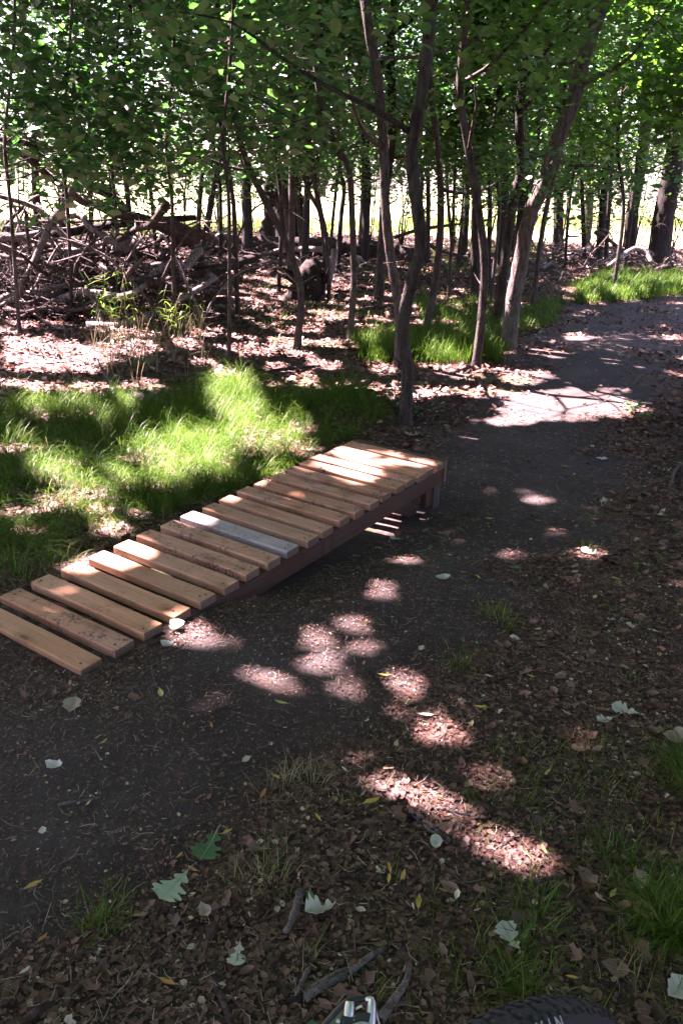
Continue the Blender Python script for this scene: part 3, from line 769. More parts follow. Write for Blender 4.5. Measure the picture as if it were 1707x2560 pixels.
# many thin stems deeper in the wood that the photograph does not tell apart
rs = np.random.default_rng(55)
for k in range(26):
    uu = rs.uniform(-60, 1630); yy = rs.uniform(13, 29)
    if 690 < uu < 800 or 940 < uu < 1060: yy = rs.uniform(21, 30)
    p0 = at_y(uu, 560, yy); g0 = float(G(p0[0], yy)); 
    uu0, vv0, _ = pix(np.array([[p0[0], yy, g0]]))
    ln = rs.uniform(-30, 30); 
    pts = [(float(uu0[0]), float(vv0[0])), (uu + ln * 0.4 + rs.uniform(-8, 8), 440), (uu + ln + rs.uniform(-12, 12), 320), (uu + ln * 1.4 + rs.uniform(-14, 14), 170), (uu + ln * 1.8, 10)]
    right = uu > 1000
    tree('sapling', placed('thin dark far sapling', uu), pts, (rs.uniform(8, 15), rs.uniform(6, 9)), y=yy, H=rs.uniform(6, 9), mat=BARK_DK if rs.random() < 0.6 else BARK,
         zlo=1.3 if uu < 650 else 1.6, nl=10, seed=200 + k, group='thin saplings deep in the wood', nleaf=50, leaf=LEAF_B if right else LEAF, tmpl=T_MAPLE if right else T_OVAL, lsize=0.095)

# leafy young trees whose low branches fill the upper left, and the leafy edge at upper right
for k, (uu, yy, h0, lab) in enumerate([(-45, 8.6, 1.1, 'leafy young tree just outside the left edge, leaves hanging in'), (20, 9.5, 1.0, 'leafy young tree whose low branches hang in at the left edge'), (150, 10.5, 1.05, 'leafy young tree over the arching dead bough at left'), (390, 10.0, 1.15, 'leafy young tree with large leaves right above the brush pile'),
                                       (520, 8.6, 1.55, 'young tree with a bright sunlit spray of large leaves'), (260, 11.5, 1.1, 'dense leafy young tree filling the upper left of the wood'), (640, 15.0, 1.8, 'leafy young tree above the dark snag'),
                                       (1650, 11.0, 1.9, 'maple sapling with dark leaves hanging in at the right edge'), (1425, 17.0, 1.9, 'maple sapling with yellow-green leaves near the right edge'), (1140, 15.0, 2.0, 'maple sapling with dark leaves in the middle of the right-hand wood')]):
    p0 = at_y(uu, 560, yy); g0 = float(G(p0[0], yy)); u0, v0, _ = pix(np.array([[p0[0], yy, g0]]))
    right = uu > 1000
    tree('young_tree', lab, [(float(u0[0]), float(v0[0])), (uu + 6, 480), (uu - 8, 330), (uu + 5, 180), (uu + 15, 20)], (11, 8), y=yy, H=6.5, zlo=h0, nl=15, seed=300 + k, nleaf=62, L=1.4 if not right else 1.7, leaf=LEAF_B if right else LEAF, tmpl=T_MAPLE if right else T_OVAL, lsize=0.14, spread=0.36)

# trees whose trunks stand outside the picture and whose crowns shade the ground
for k, (x_, y_) in enumerate([(-4.6, 4.4), (-6.4, 7.2), (-8.6, 9.6), (-5.0, 1.2), (-8.0, 4.0), (5.2, 6.0), (6.6, 9.4), (4.6, 2.0), (-1.2, -1.6), (2.6, -1.8), (-10.5, 13), (8.8, 13)]):
    g0 = float(G(x_, y_))
    base = np.array([x_, y_, g0])
    q = np.random.default_rng(900 + k)
    root = thing('canopy_tree', 'tall tree outside the view whose crown shades the trail', 'tree', base, 'canopy trees around the clearing')
    P = [base + np.array([0, 0, -0.1])]
    for z_ in (1.5, 3, 4.5, 6, 7.5, 9, 10.5):
        P.append(np.array([x_ + q.normal(0, 0.12) * z_ / 3, y_ + q.normal(0, 0.12) * z_ / 3, g0 + z_]))
    P = np.array(P)
    tube('trunk', P, np.linspace(0.16, 0.03, len(P)), BARK, root, 10, 0.05, k, 3, base)
    lv = []
    for j_ in range(9):
        zt = 4.2 + j_ * 0.65
        i0 = int(np.searchsorted(P[:, 2] - g0, zt)) - 1
        limb(root, base, P[i0] + (P[i0 + 1] - P[i0]) * 0.5, q.uniform(0, 6.28), q.uniform(0.2, 0.7), q.uniform(1.5, 2.6), 0.04, 7000 + k * 40 + j_, lv, BARK, 0)
    TREES.append(dict(root=root, base=base, x=x_, y=y_, low=[], high=[], leaf=LEAF, tmpl=T_KITE, lsize=0.12, seed=900 + k, crown=True))

# upper canopy: leaf sprays placed to shade the whole clearing, each given to the tree it hangs nearest to
def canopy(n_spray, x0, x1, y0, y1, z0, z1, per=12, sd=0.30, seed=1):
    q = np.random.default_rng(seed)
    tgt = np.stack([q.uniform(x0, x1, n_spray), q.uniform(y0, y1, n_spray)], 1)
    z = q.uniform(z0, z1, n_spray)
    gz = G(tgt[:, 0], tgt[:, 1])
    c = np.stack([tgt[:, 0], tgt[:, 1], gz], 1) + S[None] * ((z - gz) / S[2])[:, None]
    P = np.repeat(c, per, 0) + q.normal(0, 1, (n_spray * per, 3)) * np.array([sd, sd, sd * 0.6])
    return P
HI = np.vstack([canopy(9400, -3.6, 4.2, 0.2, 9.5, 6.5, 12.5, 12, 0.28, 1), canopy(5800, -10, 8, 9.5, 18, 5.0, 11, 12, 0.34, 2), canopy(2600, -10, -3.6, 1, 9.5, 4.6, 10, 12, 0.34, 3), canopy(1500, 4.2, 9, 1, 9.5, 4.6, 10, 12, 0.34, 4), canopy(8000, -15, 15, 18, 34, 4.5, 11, 9, 0.45, 6), canopy(3600, -8, 7, -6, 0.2, 4.2, 9, 12, 0.34, 8), canopy(1500, 4, 9, -4, 6, 4.2, 9, 12, 0.34, 9)])  # the leaves behind the lens are added to block skylight
uu, vv, zz = pix(HI)
el_ = (HI[:, 2] - CAM_Z) / np.maximum(np.hypot(HI[:, 0], HI[:, 1]), 0.1)
HI = HI[~((HI[:, 2] < 4.0) | ((zz > 0.3) & (uu > -40) & (uu < 1610) & (vv > -20) & (HI[:, 1] < 7.5)))]
HI = HI[~sun_open(HI)]
carriers = [t for t in TREES if t['crown']]
tx = np.array([t['x'] for t in carriers]); ty = np.array([t['y'] for t in carriers])
who = np.empty(len(HI), int)
for a in range(0, len(HI), 20000):
    h = HI[a:a + 20000]
    who[a:a + 20000] = np.argmin((h[:, 0:1] - tx[None]) ** 2 + (h[:, 1:2] - ty[None]) ** 2, 1)
for k, t in enumerate(carriers):
    q = HI[who == k]
    if len(q): t['high'].append(q)
nleaves = 0
for t in TREES:
    q = np.random.default_rng(t['seed'] + 5)
    V, F4, F3, A = [], [], [], []
    nb = 0
    fr_ = t['y'] > 13.5
    for part, tm, ls in ((t['low'], T_KITE if fr_ else t['tmpl'], t['lsize'] * (1.2 if fr_ else 1.0)), (t['high'], T_KITE, 0.19 if (t['y'] > 17 or t['y'] < 0.5 or t['x'] > 4 or t['x'] < -8) else 0.135)):
        if not part: continue
        P = np.vstack(part)
        if part is t['low']: P = P[~sun_open(P)]
        P = P[P[:, 2] > 0.9]
        u_, v_, z_ = pix(P)
        # keep leaves clear of the lens
        P = P[np.linalg.norm(P - np.array([0, 0, CAM_Z]), axis=1) > 4.5]
        if not len(P): continue
        v1, f1, kk = leaf_arrays(P, ls * q.uniform(0.65, 1.25, len(P)), tm, 0.6, 0.3, q)
        for f in f1: (F4 if f.shape[1] == 4 else F3).append(f + nb)
        V.append(v1); nb += len(v1); nleaves += len(P)
        A.append(np.repeat(np.clip(q.normal(0.42, 0.2, len(P)), 0, 1), kk))
    if V:
        fs = []
        if F4: fs.append(np.vstack(F4))
        if F3: fs.append(np.vstack(F3))
        link('crown', np_mesh('crown', np.vstack(V) - t['base'], fs, {'rnd': np.concatenate(A)}), t['leaf'], t['root'])
print('leaves', nleaves)
# ------------------------------------------------------------------ far trees beyond the meadow
rs = np.random.default_rng(77)
for k in range(16):
    x_ = -62 + k * 8.2 + rs.uniform(-2.5, 2.5); y_ = rs.uniform(76, 104)
    base = np.array([x_, y_, float(G(x_, y_))])
    h_ = rs.uniform(9, 15)
    root = thing('far_tree', 'round leafy tree in the far row beyond the bright meadow', 'tree', base, 'far trees beyond the meadow')
    tube('trunk', [base + np.array([0, 0, -0.2]), base + np.array([0.2, 0, h_ * 0.4]), base + np.array([-0.1, 0, h_ * 0.8])], [0.35, 0.26, 0.08], BARK, root, 7, 0.05, k, 3, base)
    cl = []
    for j_ in range(34):
        a = rs.uniform(0, 6.28); r_ = rs.uniform(0, 1) ** 0.5 * h_ * 0.36; z_ = rs.uniform(0.12, 1.0) * h_
        r_ *= math.sin(min(1, z_ / h_ * 1.1) * math.pi) ** 0.5 * 0.8 + 0.3
        c = base + np.array([math.cos(a) * r_, math.sin(a) * r_, z_])
        cl.append(c + rs.normal(0, 1, (70, 3)) * np.array([0.9, 0.9, 0.6]))
    P = np.vstack(cl)
    link('crown', leaf_mesh('crown', P, 0.42 * rs.uniform(0.6, 1.2, len(P)), T_KITE, 0.7, 0.2, rs, None, base), LEAF_FAR, root)

# ------------------------------------------------------------------ broken snag, burl tree, logs, stumps
def snag(label, u0, v0, u1, v1, w0, w1, y, seed, mat, name='snag'):
    rs = np.random.default_rng(seed)
    a, b = at_y(u0, v0, y), at_y(u1, v1, y)
    g0 = float(G(a[0], y)); a[2] = g0 - 0.1
    base = np.array([a[0], y, g0])
    m = mpp(b)
    n = 26; sides = 22
    V = []
    lob = 1 + 0.16 * np.sin(np.arange(sides) / sides * 2 * math.pi * 5 + seed) + rs.normal(0, 0.07, sides)
    topj = rs.uniform(0.55, 1.0, sides)
    for k in range(n + 1):
        t = k / n
        r = (w0 * (1 - t) + w1 * t) * m / 2 * (1 + 0.5 * math.exp(-t * 9))
        for s_ in range(sides):
            ang = s_ / sides * 2 * math.pi
            tt = min(t, topj[s_]); c = a * (1 - tt) + b * tt
            rr_ = r * lob[s_] * (1 + rs.normal(0, 0.05)) * (1 if t < topj[s_] else 0.82)
            V.append(c + np.array([math.cos(ang) * rr_, math.sin(ang) * rr_, 0]))
    i = np.arange(n)[:, None] * sides; j = np.arange(sides)[None]; j2 = (j + 1) % sides
    F = np.stack([i + j, i + j2, i + sides + j2, i + sides + j], -1).reshape(-1, 4)
    V.append(a * 0.45 + b * 0.55)
    jj = np.arange(sides)
    T = np.stack([np.full(sides, len(V) - 1), n * sides + jj, n * sides + (jj + 1) % sides], -1)
    root = thing(name, label, 'snag', base)
    link('trunk', np_mesh('trunk', np.array(V) - base, [F, T]), mat, root)
    return root, base
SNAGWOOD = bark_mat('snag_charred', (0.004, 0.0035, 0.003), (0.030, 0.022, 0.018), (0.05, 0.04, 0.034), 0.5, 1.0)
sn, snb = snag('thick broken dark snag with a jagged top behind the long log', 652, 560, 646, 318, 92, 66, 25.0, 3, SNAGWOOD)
for k, (du, dv, eu, ev, w) in enumerate([(672, 470, 712, 300, 9), (630, 430, 600, 330, 8), (660, 400, 690, 330, 7)]):
    tube('broken_limb', [at_y(du, dv, 25.0), at_y((du + eu) / 2 + 6, (dv + ev) / 2, 24.9), at_y(eu, ev, 24.8)], [w * 0.008, w * 0.006, 0.02], SNAGWOOD, sn, 7, 0.1, k, 3, snb)
tb = tree('tree', 'dark crooked tree with a swollen burl, right of the snag', [(700, 560), (704, 470), (708, 400), (700, 330), (712, 240), (705, 120), (715, 0)], (20, 14), y=18.5, H=8, mat=BARK_DK, zlo=2.4, nl=6, seed=41, crown=False)
bc = at_y(716, 385, 18.5) - np.array(tb.location)
bm = bmesh.new(); bmesh.ops.create_icosphere(bm, subdivisions=3, radius=1.0)
for vv_ in bm.verts:
    c = vv_.co; k_ = 1 + 0.14 * math.sin(c.x * 5 + 1) * math.cos(c.z * 4) + 0.06 * math.sin(c.y * 13 + c.z * 9)
    vv_.co = Vector((c.x * 0.19 * k_ + bc[0], c.y * 0.2 * k_ + bc[1], c.z * 0.36 * k_ + bc[2]))
me = bpy.data.meshes.new('burl'); bm.to_mesh(me); bm.free()
for p_ in me.polygons: p_.use_smooth = True
link('burl', me, BARK_DK, tb)

def log(name, label, pts3, rad, mat, sides=14, seed=0, cat='log', group=None, lump=0.07, stubs=0, per=5):
    pts3 = [np.asarray(p, float) for p in pts3]
    base = np.array([pts3[0][0], pts3[0][1], min(p[2] for p in pts3)])
    root = thing(name, label, cat, base, group)
    tube('trunk' if cat == 'log' else 'stem', pts3, rad, mat, root, sides, lump, seed, per, base)
    q = np.random.default_rng(seed + 400)
    for k in range(stubs):
        i0 = q.integers(0, len(pts3) - 1); t = q.uniform(0, 1)
        p = pts3[i0] * (1 - t) + pts3[i0 + 1] * t
        d = q.normal(0, 1, 3); d[2] = abs(d[2]) * 0.9; d /= np.linalg.norm(d)
        L = q.uniform(0.15, 0.6) * (1 if rad[0] > 0.05 else 0.6)
        tube('branch', [p, p + d * L * 0.5 + q.normal(0, 0.03, 3), p + d * L + q.normal(0, 0.06, 3)], [rad[0] * 0.28, rad[0] * 0.2, rad[0] * 0.08], mat, root, 5, 0.08, seed + k, 2, base)
    return root
def pl(u_, v_, y_): return at_y(u_, v_, y_)
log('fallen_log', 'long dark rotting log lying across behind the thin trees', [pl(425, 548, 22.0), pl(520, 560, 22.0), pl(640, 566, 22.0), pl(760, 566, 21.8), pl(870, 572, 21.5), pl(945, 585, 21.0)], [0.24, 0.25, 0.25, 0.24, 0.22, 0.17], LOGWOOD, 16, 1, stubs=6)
log('fallen_log', 'arching dark dead bough from the left edge down into the brush pile', [pl(-40, 340, 11.2), pl(40, 350, 11.2), pl(80, 375, 11.3), pl(111, 403, 11.4), pl(151, 430, 11.5), pl(185, 460, 11.6), pl(220, 470, 11.7), pl(267, 489, 11.9), pl(353, 512, 12.2), pl(440, 548, 12.6)], [0.04, 0.043, 0.046, 0.048, 0.05, 0.054, 0.06, 0.07, 0.085, 0.10], DEADWOOD_DK, 12, 2, stubs=10)
log('dead_bough', 'thinner dead bough arching above the dark one at the left edge', [pl(-30, 318, 11.0), pl(30, 322, 11.0), pl(80, 335, 11.1), pl(110, 352, 11.2), pl(150, 385, 11.3), pl(200, 425, 11.5), pl(262, 455, 11.8), pl(290, 490, 12.0)], [0.04, 0.042, 0.044, 0.045, 0.045, 0.05, 0.055, 0.06], DEADWOOD_DK, 9, 3, 'dead bough', stubs=6)
log('fallen_log', 'dark log lying level in the brush pile under the boughs', [pl(-30, 560, 12.4), pl(100, 545, 12.5), pl(240, 520, 12.7), pl(380, 505, 12.9), pl(450, 500, 13.1)], [0.06, 0.06, 0.055, 0.05, 0.04], LOGWOOD, 12, 4, stubs=5)
log('fallen_log', 'short log half sunk in the grass left of the tall grass mound', [gp(268, 915, 0.03), gp(330, 928, 0.04), gp(395, 944, 0.03)], [0.055, 0.06, 0.05], DEADWOOD, 10, 5, stubs=1)
log('fallen_log', 'mossy dark log sloping down right of the brush pile', [pl(450, 640, 15.0), pl(510, 615, 16.2), pl(590, 590, 18.5)], [0.13, 0.12, 0.09], LOGWOOD, 12, 6)
log('dead_branch', 'bleached leaning branch with a bright sunlit lower end, at the left of the brush pile', [pl(170, 430, 11.0), pl(150, 470, 11.0), pl(121, 506, 10.9), pl(96, 562, 10.8), pl(71, 617, 10.7), pl(47, 660, 10.7), pl(50, 708, 10.7), pl(62, 742, 10.7)], [0.05, 0.05, 0.045, 0.045, 0.04, 0.038, 0.036, 0.035], DEADWOOD, 9, 7, 'branch', stubs=3)
log('dead_branch', 'pale log end sticking in from the left edge, above the brush pile', [pl(-40, 538, 11.2), pl(30, 546, 11.2), pl(96, 535, 11.3)], [0.06, 0.058, 0.045], DEADWOOD, 10, 8, 'branch')
log('dead_branch', 'thin pale branch slanting down right beside the bleached leaning one', [pl(113, 545, 11.2), pl(140, 590, 11.1), pl(170, 645, 11.0)], [0.028, 0.028, 0.024], DEADWOOD, 7, 9, 'branch')
log('dead_branch', 'sunlit branch standing in a wedge at the front of the brush pile', [pl(207, 672, 10.6), pl(222, 700, 10.4), pl(240, 748, 10.2)], [0.04, 0.04, 0.034], DEADWOOD, 8, 10, 'branch')
log('dead_branch', 'dim branch leaning against the sunlit wedge branch', [pl(215, 672, 10.7), pl(185, 700, 10.5), pl(148, 732, 10.4)], [0.035, 0.036, 0.03], DEADWOOD_DK, 8, 11, 'branch')
log('dead_branch', 'crossed branch rising right in the middle of the brush pile', [pl(306, 650, 11.0), pl(350, 630, 11.2), pl(408, 610, 11.4)], [0.03, 0.03, 0.022], DEADWOOD, 7, 12, 'branch')
log('dead_branch', 'crossed branch sloping right down behind the reed clump', [pl(230, 612, 11.0), pl(275, 632, 10.9), pl(335, 668, 10.8)], [0.04, 0.045, 0.035], DEADWOOD, 8, 13, 'branch')
log('dead_branch', 'upright dead stick at the right end of the brush pile', [pl(406, 600, 11.4), pl(420, 650, 11.3), pl(438, 700, 11.2)], [0.025, 0.027, 0.024], DEADWOOD, 7, 14, 'branch')
log('dead_branch', 'fallen dark stick on the litter right of the brush pile', [gp(450, 662, 0.04), gp(510, 668, 0.05), gp(572, 680, 0.03)], [0.03, 0.035, 0.02], DEADWOOD_DK, 7, 15, 'branch', stubs=2)
log('dead_branch', 'thin forked branch lying on the litter left of the crooked tree', [gp(548, 874, 0.03), gp(640, 860, 0.05), gp(735, 846, 0.03)], [0.014, 0.018, 0.012], DEADWOOD_DK, 6, 16, 'branch', stubs=4)
log('dead_branch', 'short dark branch on the litter beside the crooked tree', [gp(770, 905, 0.03), gp(810, 898, 0.05), gp(850, 880, 0.04)], [0.022, 0.024, 0.016], DEADWOOD_DK, 7, 17, 'branch', stubs=2)
log('dead_branch', 'pale broken branch end standing by the upturned stump', [pl(768, 572, 16.0), pl(764, 606, 16.0), pl(757, 640, 15.9), pl(755, 678, 15.8)], [0.06, 0.06, 0.055, 0.04], DEADWOOD, 8, 18, 'branch')
log('dead_branch', 'curved root-like branch by the thick dark trunks', [pl(1395, 612, 19.0), pl(1425, 590, 19.2), pl(1455, 572, 19.4), pl(1480, 580, 19.4), pl(1495, 604, 19.2)], [0.04, 0.06, 0.065, 0.06, 0.04], DEADWOOD, 8, 20, 'branch')
log('dead_branch', 'sunlit broken branch foot below the snaking dark stem', [pl(1362, 606, 19.4), pl(1385, 602, 19.4), pl(1412, 580, 19.6)], [0.035, 0.035, 0.02], DEADWOOD, 7, 21, 'branch')
log('dead_branch', 'long dark branch rising from the far pile behind the slim grey tree', [pl(905, 545, 23.0), pl(960, 528, 23.0), pl(1010, 520, 23.2), pl(1060, 514, 23.4)], [0.05, 0.05, 0.045, 0.03], DEADWOOD_DK, 8, 22, 'branch', stubs=4)
# upturned stump
a = gp(705, 690); y_ = a[1]
sg = thing('stump', 'dark upturned stump with torn roots beside the thin tree', 'stump', a)
mb = MB()
q = np.random.default_rng(12)
mb.tube([np.array([-0.12, 0.1, -0.05]), np.array([0, 0, 0.22]), np.array([0.12, -0.05, 0.52]), np.array([0.2, -0.1, 0.62])], [0.30, 0.28, 0.24, 0.12], 14, 4, 0.12, 4)
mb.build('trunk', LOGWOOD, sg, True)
for k in range(11):
    an = q.uniform(0, 6.28); e = np.array([math.cos(an) * 0.5, math.sin(an) * 0.4, q.uniform(-0.1, 0.4)])
    tube('root', [np.array([0, 0, 0.2]), np.array([0, 0, 0.2]) + e * 0.6 + q.normal(0, 0.05, 3), np.array([0, 0, 0.18]) + e + q.normal(0, 0.08, 3)], [0.07, 0.04, 0.012], LOGWOOD, sg, 6, 0.1, k, 2)

# the tangle: countable branches of the brush pile, then the fine twigs as one mass
rs = np.random.default_rng(31)
def pile(n, u0, u1, y0, y1, hmax, label, group, seed, matsel=0.42):
    rs = np.random.default_rng(seed)
    for k in range(n):
        uu = rs.uniform(u0, u1); yy = rs.uniform(y0, y1)
        p = at_y(uu, 600, yy); g0 = float(G(p[0], yy))
        taper = 1 - abs((yy - (y0 + y1) / 2) / ((y1 - y0) / 2)) ** 2 * 0.8
        z0 = g0 + 0.03 + rs.uniform(0, 1) ** 1.4 * hmax * taper
        L = rs.uniform(0.5, 2.1); an = rs.normal(0, 0.75) + (math.pi if rs.random() < 0.5 else 0); el = rs.normal(0.05, 0.38)
        d = np.array([math.cos(an) * math.cos(el), math.sin(an) * math.cos(el), math.sin(el)])
        c = np.array([p[0], yy, z0])
        n_ = 5; pts = []
        for t in np.linspace(-0.5, 0.5, n_):
            w_ = c + d * L * t + rs.normal(0, 0.05 * L ** 0.5, 3)
            w_[2] = max(w_[2], float(G(w_[0], w_[1])) + 0.02); pts.append(w_)
        r_ = rs.uniform(0.014, 0.062) * (0.7 + 0.3 * L)
        log('dead_branch', label, pts, np.linspace(r_, r_ * 0.45, n_), DEADWOOD if rs.random() < matsel else DEADWOOD_DK, 7, seed * 100 + k, 'branch', group, 0.06, 1 if rs.random() < 0.5 else 0, 3)
pile(120, -30, 440, 10.3, 13.0, 1.45, 'dead branch tangled in the big brush pile below the arching boughs', 'branches of the brush pile', 61)
def arches(n, u0, u1, y0, y1, label, group, seed):
    rs = np.random.default_rng(seed)
    for k in range(n):
        yy = rs.uniform(y0, y1); p = at_y(rs.uniform(u0, u1), 600, yy); g0 = float(G(p[0], yy))
        a = np.array([p[0], yy, g0 + 0.02]); sgn = rs.choice([-1, 1]); L = rs.uniform(0.7, 1.9); h = rs.uniform(0.6, 1.7)
        d = np.array([sgn * L, rs.normal(0, 0.4), 0])
        pts = [a + d * t + np.array([0, 0, h * math.sin(min(1.0, t * 1.15) * math.pi * rs.uniform(0.55, 0.75))]) + rs.normal(0, 0.05, 3) * (t > 0) for t in (0, 0.2, 0.42, 0.64, 0.84, 1.0)]
        r_ = rs.uniform(0.010, 0.026)
        log('dead_branch', label, pts, np.linspace(r_, r_ * 0.3, 6), DEADWOOD if rs.random() < 0.4 else DEADWOOD_DK, 6, seed * 100 + k, 'branch', group, 0.06, 2, 3)
arches(46, -40, 470, 10.4, 13.2, 'thin bare branch arching up out of the brush pile', 'arching branches of the brush pile', 66)
arches(14, 1270, 1600, 20, 26, 'thin bare branch arching from the heap by the thick dark trunks', 'arching branches of the right-hand heap', 67)
pile(22, 430, 900, 17.0, 24, 0.5, 'dead branch scattered around the long dark log', 'branches by the long log', 62, 0.4)
pile(34, 1250, 1600, 19.5, 26, 0.75, 'dead branch in the low heap at the foot of the thick dark trunks', 'branches of the right-hand heap', 63, 0.5)
pile(16, 880, 1260, 18, 26, 0.4, 'dead branch on the ground behind the slim grey tree', 'branches deep in the wood', 64, 0.4)

def twig_mass(name, label, n, sampler, mat, seed, rmin=0.003, rmax=0.009, Lr=(0.15, 0.7), lift=1.0):
    q = np.random.default_rng(seed)
    V, Q = [], []
    nb = 0
    for k in range(n):
        c = sampler(q)
        L = q.uniform(*Lr); an = q.uniform(0, 6.28); el = q.normal(0, 0.45) * lift
        d = np.array([math.cos(an) * math.cos(el), math.sin(an) * math.cos(el), math.sin(el)])
        p = np.array([c - d * L / 2, c + q.normal(0, 0.08 * L, 3), c + d * L / 2])
        r = q.uniform(rmin, rmax)
        v1, f1, _ = tube_arrays(p, [r, r * 0.8, r * 0.4], 3, 0, 0)
        v1 = v1[:9]
        gz = G(v1[:, 0], v1[:, 1]); v1[:, 2] = np.maximum(v1[:, 2], gz + 0.003)
        V.append(v1); Q.append(f1 + nb); nb += 9
    o = link(name, np_mesh(name, np.vstack(V), np.vstack(Q)), mat)
    return tag(o, label, 'twigs', None, 'stuff')
def s_pile(q):
    uu = q.uniform(-30, 450); yy = q.uniform(10.3, 13.0); p = at_y(uu, 600, yy)
    return np.array([p[0], yy, float(G(p[0], yy)) + 0.01 + q.uniform(0, 1) ** 1.8 * 0.75])
twig_mass('brushwood', 'fine dead twigs heaped through the brush pile', 1700, s_pile, DEADWOOD_DK, 71, 0.004, 0.012)
def s_right(q):
    uu = q.uniform(1240, 1620); yy = q.uniform(19.2, 27); p = at_y(uu, 600, yy)
    return np.array([p[0], yy, float(G(p[0], yy)) + 0.01 + q.uniform(0, 1) ** 2 * 0.45])
twig_mass('brushwood', 'fine dead twigs heaped at the foot of the thick dark trunks', 900, s_right, DEADWOOD_DK, 72, 0.004, 0.012)
def s_far(q):
    uu = q.uniform(380, 1300); yy = q.uniform(16, 32); p = at_y(uu, 600, yy)
    return np.array([p[0], yy, float(G(p[0], yy)) + 0.01 + q.uniform(0, 1) ** 2 * 0.4])
twig_mass('brushwood', 'fine dead twigs and brush on the ground deep in the wood', 2000, s_far, DEADWOOD_DK, 73, 0.004, 0.014)

# ------------------------------------------------------------------ leaf litter
def path_amount(P):
    u_, v_, z_ = pix(P)
    d = polydist(PATH, u_, v_)
    p = sstep(-130, 130, d - 20 + 360 * (fbm(P[:, 0] * 2.2, P[:, 1] * 2.2, 31, 4) - 0.5))
    return np.where(z_ > 0.3, p, 0.0)
def off_ramp(P, mgn=0.0):
    r = P[:, :2] - RAMP_O[:2]
    s_ = r @ RAX[:2]; w_ = r @ RWX[:2]
    return ~((s_ > -0.02 - mgn) & (s_ < 2.66 + mgn) & (w_ > -0.02 - mgn) & (w_ < RAMP_W + 0.02 + mgn))
def in_view(P, m=60):
    u_, v_, z_ = pix(P)
    return (z_ > 0.3) & (u_ > -m) & (u_ < 1568 + m) & (v_ < 2352 + m * 2)
def scatter(n, x0, x1, y0, y1, q, grow=None):
    P = np.stack([q.uniform(x0, x1, n), q.uniform(y0, y1, n), np.zeros(n)], 1)
    P[:, 2] = G(P[:, 0], P[:, 1])
    return P[in_view(P)]
T_SHRED = (np.array([[-.10, 0, .05], [.12, .02, -.03], [-.15, .5, -.05], [.14, .48, .07], [-.05, 1.0, .10], [.06, .95, .02]]), np.array([[0, 1, 3, 2], [2, 3, 5, 4]]))
T_IRR = (np.array([[0, 0, .0], [.30, .12, .10], [.22, .42, -.02], [.38, .66, .14], [.05, 1.0, .05], [-.25, .74, .16], [-.18, .45, .0], [-.34, .2, .08]]), [np.array([[0, 1, 2, 6], [2, 3, 4, 6]]), np.array([[4, 5, 6], [0, 6, 7]])])
T_CURL = (np.array([[0, 0, .10], [-.24, .28, .16], [0, .3, -.04], [.22, .33, .12], [-.26, .66, .18], [0, .68, -.05], [.20, .6, .10], [0, 1.0, .16]]), [np.array([[1, 2, 5, 4], [2, 3, 6, 5]]), np.array([[0, 2, 1], [0, 3, 2], [4, 5, 7], [5, 6, 7]])])
def litter(name, label, n, box, size, keep_path, seed, tms=((T_SHRED, 0.45, 0.9), (T_IRR, 0.25, 1.0), (T_OVAL, 0.30, 1.05)), mat=LITTER, flat=0.35, lift=0.006, mean=0.42, sd=0.24, patch=0.0):
    q = np.random.default_rng(seed)
    P = scatter(n, *box, q)
    pa = path_amount(P)
    k = q.uniform(0, 1, len(P)) < (1 - pa * (1 - keep_path))
    if patch: k &= q.uniform(0, 1, len(P)) < (1 - patch + patch * sstep(0.35, 0.6, fbm(P[:, 0] * 3, P[:, 1] * 3, seed)))
    k &= off_ramp(P)
    P, pa = P[k], pa[k]
    sz = size * np.exp(np.clip(q.normal(0, 0.38, len(P)), -0.9, 0.62)) * (1 - 0.35 * pa)
    P[:, 2] += lift + sz * 0.12 * q.uniform(0, 1, len(P))
    rnd = np.clip(q.normal(mean, sd, len(P)) + 0.35 * (fbm(P[:, 0] * 2.4, P[:, 1] * 2.4, seed + 5) - 0.5), 0, 1)
    pick = q.uniform(0, 1, len(P))
    V, F3, F4, A = [], [], [], []
    nb = 0; lo = 0.0
    for tm, fr, sc_ in tms:
        m_ = (pick >= lo) & (pick < lo + fr); lo += fr
        v1, f1, kk = leaf_arrays(P[m_], sz[m_] * sc_, tm, flat, 0.0, q)
        for f in f1: (F4 if f.shape[1] == 4 else F3).append(f + nb)
        V.append(v1); nb += len(v1); A.append(np.repeat(rnd[m_], kk))
    me = np_mesh(name, np.vstack(V), ([np.vstack(F4)] if F4 else []) + ([np.vstack(F3)] if F3 else []), {'rnd': np.concatenate(A)})
    return tag(link(name, me, mat), label, 'leaf litter', None, 'stuff')
litter('leaf_litter', 'brown crumbled leaf litter covering the near ground', 190000, (-1.9, 2.0, 0.9, 3.4), 0.0112, 0.38, 101, mean=0.33, sd=0.28, flat=0.2)
litter('leaf_litter', 'larger dead oak leaves lying over the near litter', 2600, (-1.9, 2.0, 0.9, 3.4), 0.028, 0.02, 102, ((T_CURL, 0.5, 1.0), (T_IRR, 0.5, 1.0)), mean=0.45, lift=0.007, flat=0.5)
litter('leaf_litter', 'brown leaf litter on the middle ground around the trail', 85000, (-4, 4, 3.2, 7.0), 0.023, 0.22, 103, mean=0.40, lift=0.008)
litter('leaf_litter', 'larger dead leaves on the middle ground', 7000, (-4, 4, 3.2, 7.5), 0.045, 0.02, 104, ((T_CURL, 0.5, 1.0), (T_IRR, 0.5, 1.0)), mean=0.5, lift=0.010, flat=0.5)
